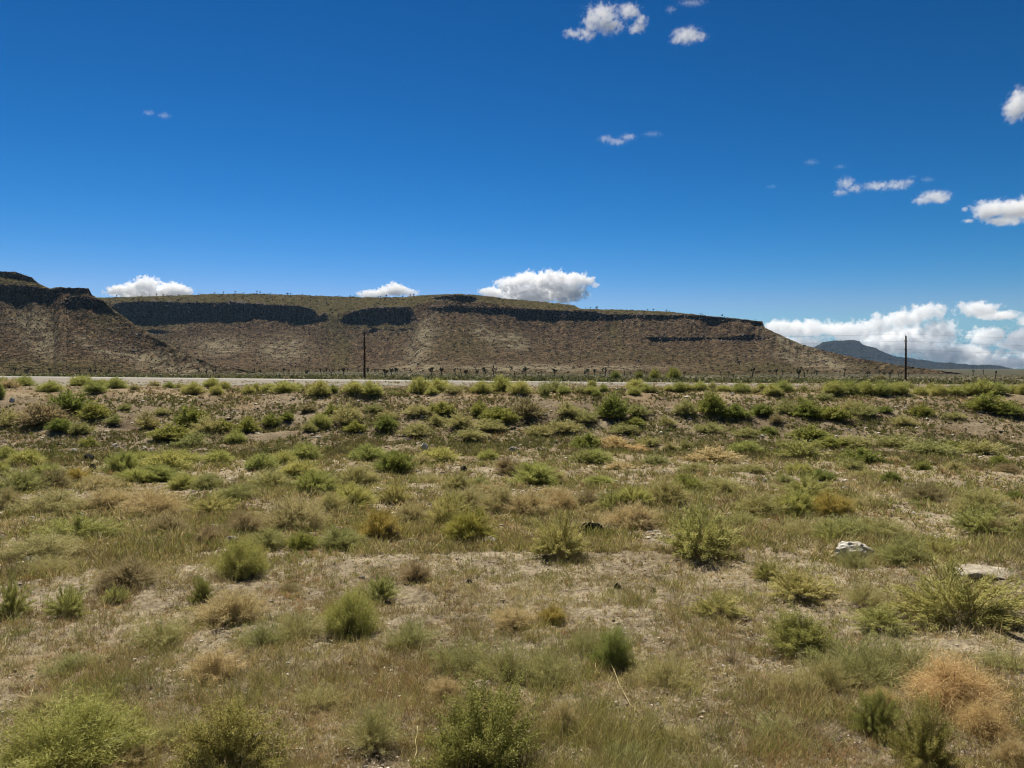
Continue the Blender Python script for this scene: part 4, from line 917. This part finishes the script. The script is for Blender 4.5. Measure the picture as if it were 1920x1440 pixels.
# ------------------------------------------------------------------ clouds: bodies of drifting droplets far behind and above the mesa
def cloud(label, puffs, dist, dens=1.0, nsc=.07, amp=.9, lo=.08, hi=.35, flat_row=None, seed=1, cat='cloud'):
    """puffs: (px, py, rx, ry) in photograph pixels; built in a local frame of one unit per pixel at its distance"""
    g = np.random.default_rng(seed)
    cx = sum(p[0] for p in puffs) / len(puffs); cy = sum(p[1] for p in puffs) / len(puffs)
    d = ray(cx, cy); k = dist / F; pos = Vector((float(d[0] / d[1] * dist), dist, CAMZ + float(d[2] / d[1] * dist)))
    bV, bT = ico(g, sub=3); Vs, Ts, n0 = [], [], 0; cen = []
    if dist < 15000: puffs = [(a, b, rx * 1.28, ry * 1.28) for (a, b, rx, ry) in puffs]
    for (px, py, rx, ry) in puffs:
        c = np.array([px - cx, g.uniform(-.3, .3) * rx, -(py - cy)]); cen.append((c, rx, (rx + ry) / 2 * .7, ry))
        Vs.append(bV * np.array([rx, (rx + ry) / 2 * .7, ry]) * 1.4 + c); Ts.append(bT + n0); n0 += len(bV)
    me = mesh('cloud', np.concatenate(Vs), None, np.concatenate(Ts)); o = bpy.data.objects.new('cloud', me); COL.objects.link(o)
    md = o.modifiers.new('union', 'REMESH'); md.mode = 'VOXEL'; md.voxel_size = max(1.2, min(p[3] for p in puffs) * .22)
    dg = bpy.context.evaluated_depsgraph_get(); me2 = bpy.data.meshes.new_from_object(o.evaluated_get(dg)); o.modifiers.clear(); o.data = me2; me2.name = 'cloud'
    o.location = pos; o.scale = (k, k, k)
    m, n, l, out_ = new_mat('cloud_vapour'); me2.materials.clear(); me2.materials.append(m)
    tc = n.new('ShaderNodeTexCoord').outputs['Object']
    best = None
    for (c, rx, ry_, rz) in cen:
        mp = n.new('ShaderNodeMapping'); mp.vector_type = 'TEXTURE'; mp.inputs['Location'].default_value = tuple(c); mp.inputs['Scale'].default_value = (rx, ry_, rz); l.new(tc, mp.inputs[0])
        ln = n.new('ShaderNodeVectorMath'); ln.operation = 'LENGTH'; l.new(mp.outputs[0], ln.inputs[0]); v = ln.outputs['Value']
        best = v if best is None else maths(n, l, 'SMOOTH_MIN', best, v, .25)
    f = maths(n, l, 'SUBTRACT', 1.0, best)
    of = n.new('ShaderNodeVectorMath'); of.operation = 'ADD'; of.inputs[1].default_value = (seed * 13.7, seed * 5.1, 0); l.new(tc, of.inputs[0])
    nz = noise(n, l, of.outputs[0], nsc * 1.7, 8, .68)
    f2 = maths(n, l, 'MULTIPLY_ADD', maths(n, l, 'SUBTRACT', nz.outputs[0], .54), amp * 2 + (.9 if dist > 24000 else 1.3 if dist > 15000 else .5), f)
    mr = n.new('ShaderNodeMapRange'); mr.interpolation_type = 'SMOOTHSTEP'; l.new(f2, mr.inputs[0]); mr.inputs[1].default_value = lo + .04; mr.inputs[2].default_value = lo + .04 + (hi - lo) * (.5 if dist > 15000 else 1.6)
    mr.inputs[3].default_value = 0; mr.inputs[4].default_value = dens * .42 / k
    pv = n.new('ShaderNodeVolumePrincipled'); pv.inputs['Color'].default_value = (.98, .98, .985, 1); pv.inputs['Anisotropy'].default_value = .0
    l.new(mr.outputs[0], pv.inputs['Density']); l.new(pv.outputs[0], out_.inputs['Volume'])
    try: m.cycles.volume_step_rate = .12
    except Exception: pass
    return tag(o, label, cat, 'white clouds in the blue sky')
D_ = .12
cloud('small flat-based white cumulus behind the left rim of the mesa', [(235, 545, 40, 12), (275, 537, 34, 22), (318, 543, 40, 18), (250, 541, 22, 15), (345, 548, 22, 9), (275, 550, 85, 10)], 20000, .35, .06, .5, seed=2)
cloud('small white cumulus peeking over the mesa rim right of the left utility pole', [(700, 552, 36, 9), (742, 545, 34, 14), (740, 538, 16, 12), (720, 546, 20, 10), (770, 550, 18, 9)], 20000, .35, .08, .5, seed=3)
cloud('biggest white cumulus rising above the middle of the mesa', [(930, 548, 40, 14), (960, 535, 38, 20), (995, 525, 40, 22), (1035, 530, 44, 26), (1075, 525, 40, 18), (1060, 548, 50, 24), (1000, 550, 70, 22), (1100, 528, 18, 10), (1116, 534, 10, 7)], 19000, .30, .05, .55, seed=4)
cloud('ragged ring-shaped white cloud at the top of the sky', [(1130, 22, 36, 20), (1110, 40, 20, 20), (1075, 62, 20, 11), (1100, 66, 20, 12), (1140, 55, 34, 15), (1178, 22, 26, 16), (1200, 38, 16, 12), (1192, 56, 20, 11)], 4500, .16, .06, 1.0, .12, .5, seed=5)
cloud('small compact white cloud right of the ring-shaped cloud at the top', [(1288, 66, 32, 17), (1308, 70, 20, 10), (1270, 76, 18, 8)], 4500, .15, .07, .8, .12, .5, seed=6)
cloud('tiny faint cloud tuft above the small compact cloud at the top', [(1258, 17, 12, 8), (1300, 1, 30, 6)], 4500, .05, .12, 1.0, .1, .5, seed=7)
cloud('white cloud cut by the right edge of the photograph, upper one', [(1900, 205, 22, 26), (1915, 185, 18, 26), (1935, 195, 30, 34), (1960, 180, 40, 36)], 6500, .16, .06, .8, .1, .45, seed=8)
cloud('white flat-based cloud cut by the right edge, lower one', [(1866, 390, 40, 20), (1895, 395, 44, 22), (1850, 402, 24, 12), (1818, 414, 14, 5), (1940, 390, 40, 26), (1890, 412, 40, 10), (1812, 392, 8, 6)], 9000, .2, .055, .7, .1, .45, seed=9)
cloud('long ragged white cloud right of centre below the tiny wisps', [(1590, 342, 20, 14), (1575, 362, 18, 8), (1605, 352, 20, 10), (1640, 351, 30, 10), (1680, 347, 30, 10), (1700, 342, 14, 7)], 8500, .13, .09, 1.1, .12, .55, seed=10)
cloud('small lens-shaped white cloud below and right of the long ragged one', [(1748, 370, 34, 12), (1730, 376, 22, 9), (1765, 374, 20, 9)], 9000, .16, .08, .7, .1, .5, seed=11)
cloud('small wispy white streak in the upper middle sky', [(1135, 261, 16, 9), (1158, 263, 22, 8), (1178, 258, 18, 8)], 7000, .09, .10, 1.0, .1, .5, seed=12)
cloud('faint tiny cloud streak right of the wispy white one', [(1225, 249, 22, 6)], 7000, .03, .12, 1.0, .1, .5, seed=13)
cloud('tiny solitary cloud tuft on the left side of the sky', [(307, 215, 14, 7), (280, 212, 14, 6)], 6500, .06, .12, .9, .1, .5, seed=14)
cloud('faint little tuft above the long ragged cloud', [(1522, 303, 16, 7)], 8000, .03, .12, .9, .1, .5, seed=15)
cloud('second faint little tuft right of the first above the long ragged cloud', [(1575, 312, 16, 5)], 8000, .025, .12, .9, .1, .5, seed=16)
cloud('faint thin tuft below and left of the long ragged cloud', [(1448, 349, 14, 4)], 8000, .025, .12, .9, .1, .5, seed=17)
cloud('faint cloud scraps at the upper right end of the long ragged cloud', [(1738, 337, 16, 6), (1712, 331, 10, 4)], 8500, .03, .12, .9, .1, .5, seed=18)
cloud('broad white cloud bank on the horizon behind the distant mesa at the right', [(1470, 618, 70, 24), (1530, 615, 60, 22), (1590, 622, 60, 26), (1640, 612, 40, 28), (1690, 600, 50, 24), (1740, 585, 50, 22), (1700, 640, 90, 36), (1760, 625, 50, 34),
      (1830, 580, 50, 20), (1880, 590, 60, 12), (1860, 632, 50, 26), (1920, 640, 60, 34), (1790, 665, 110, 24), (1950, 600, 50, 16), (1980, 670, 80, 24), (1500, 650, 90, 26), (1600, 655, 90, 22), (1870, 682, 100, 16)], 26000, .19, .035, .75, .1, .5, seed=19)

# ------------------------------------------------------------------ the air between here and the far mesa
def haze():
    x0, x1, y0, y1, z0, z1 = -9800, 9800, -9800, 9900, -75, 430
    V = np.array([(x, y, z) for z in (z0, z1) for y in (y0, y1) for x in (x0, x1)], float)
    Q = [(0, 2, 3, 1), (4, 5, 7, 6), (0, 1, 5, 4), (2, 6, 7, 3), (0, 4, 6, 2), (1, 3, 7, 5)]
    m, n, l, o = new_mat('pale_blue_air'); pv = n.new('ShaderNodeVolumePrincipled'); pv.inputs['Color'].default_value = (.40, .66, 1, 1)
    pv.inputs['Density'].default_value = .000022; pv.inputs['Anisotropy'].default_value = .1; l.new(pv.outputs[0], o.inputs['Volume'])
    tag(obj('haze', mesh('haze', V, Q), m), kind='stuff')
haze()
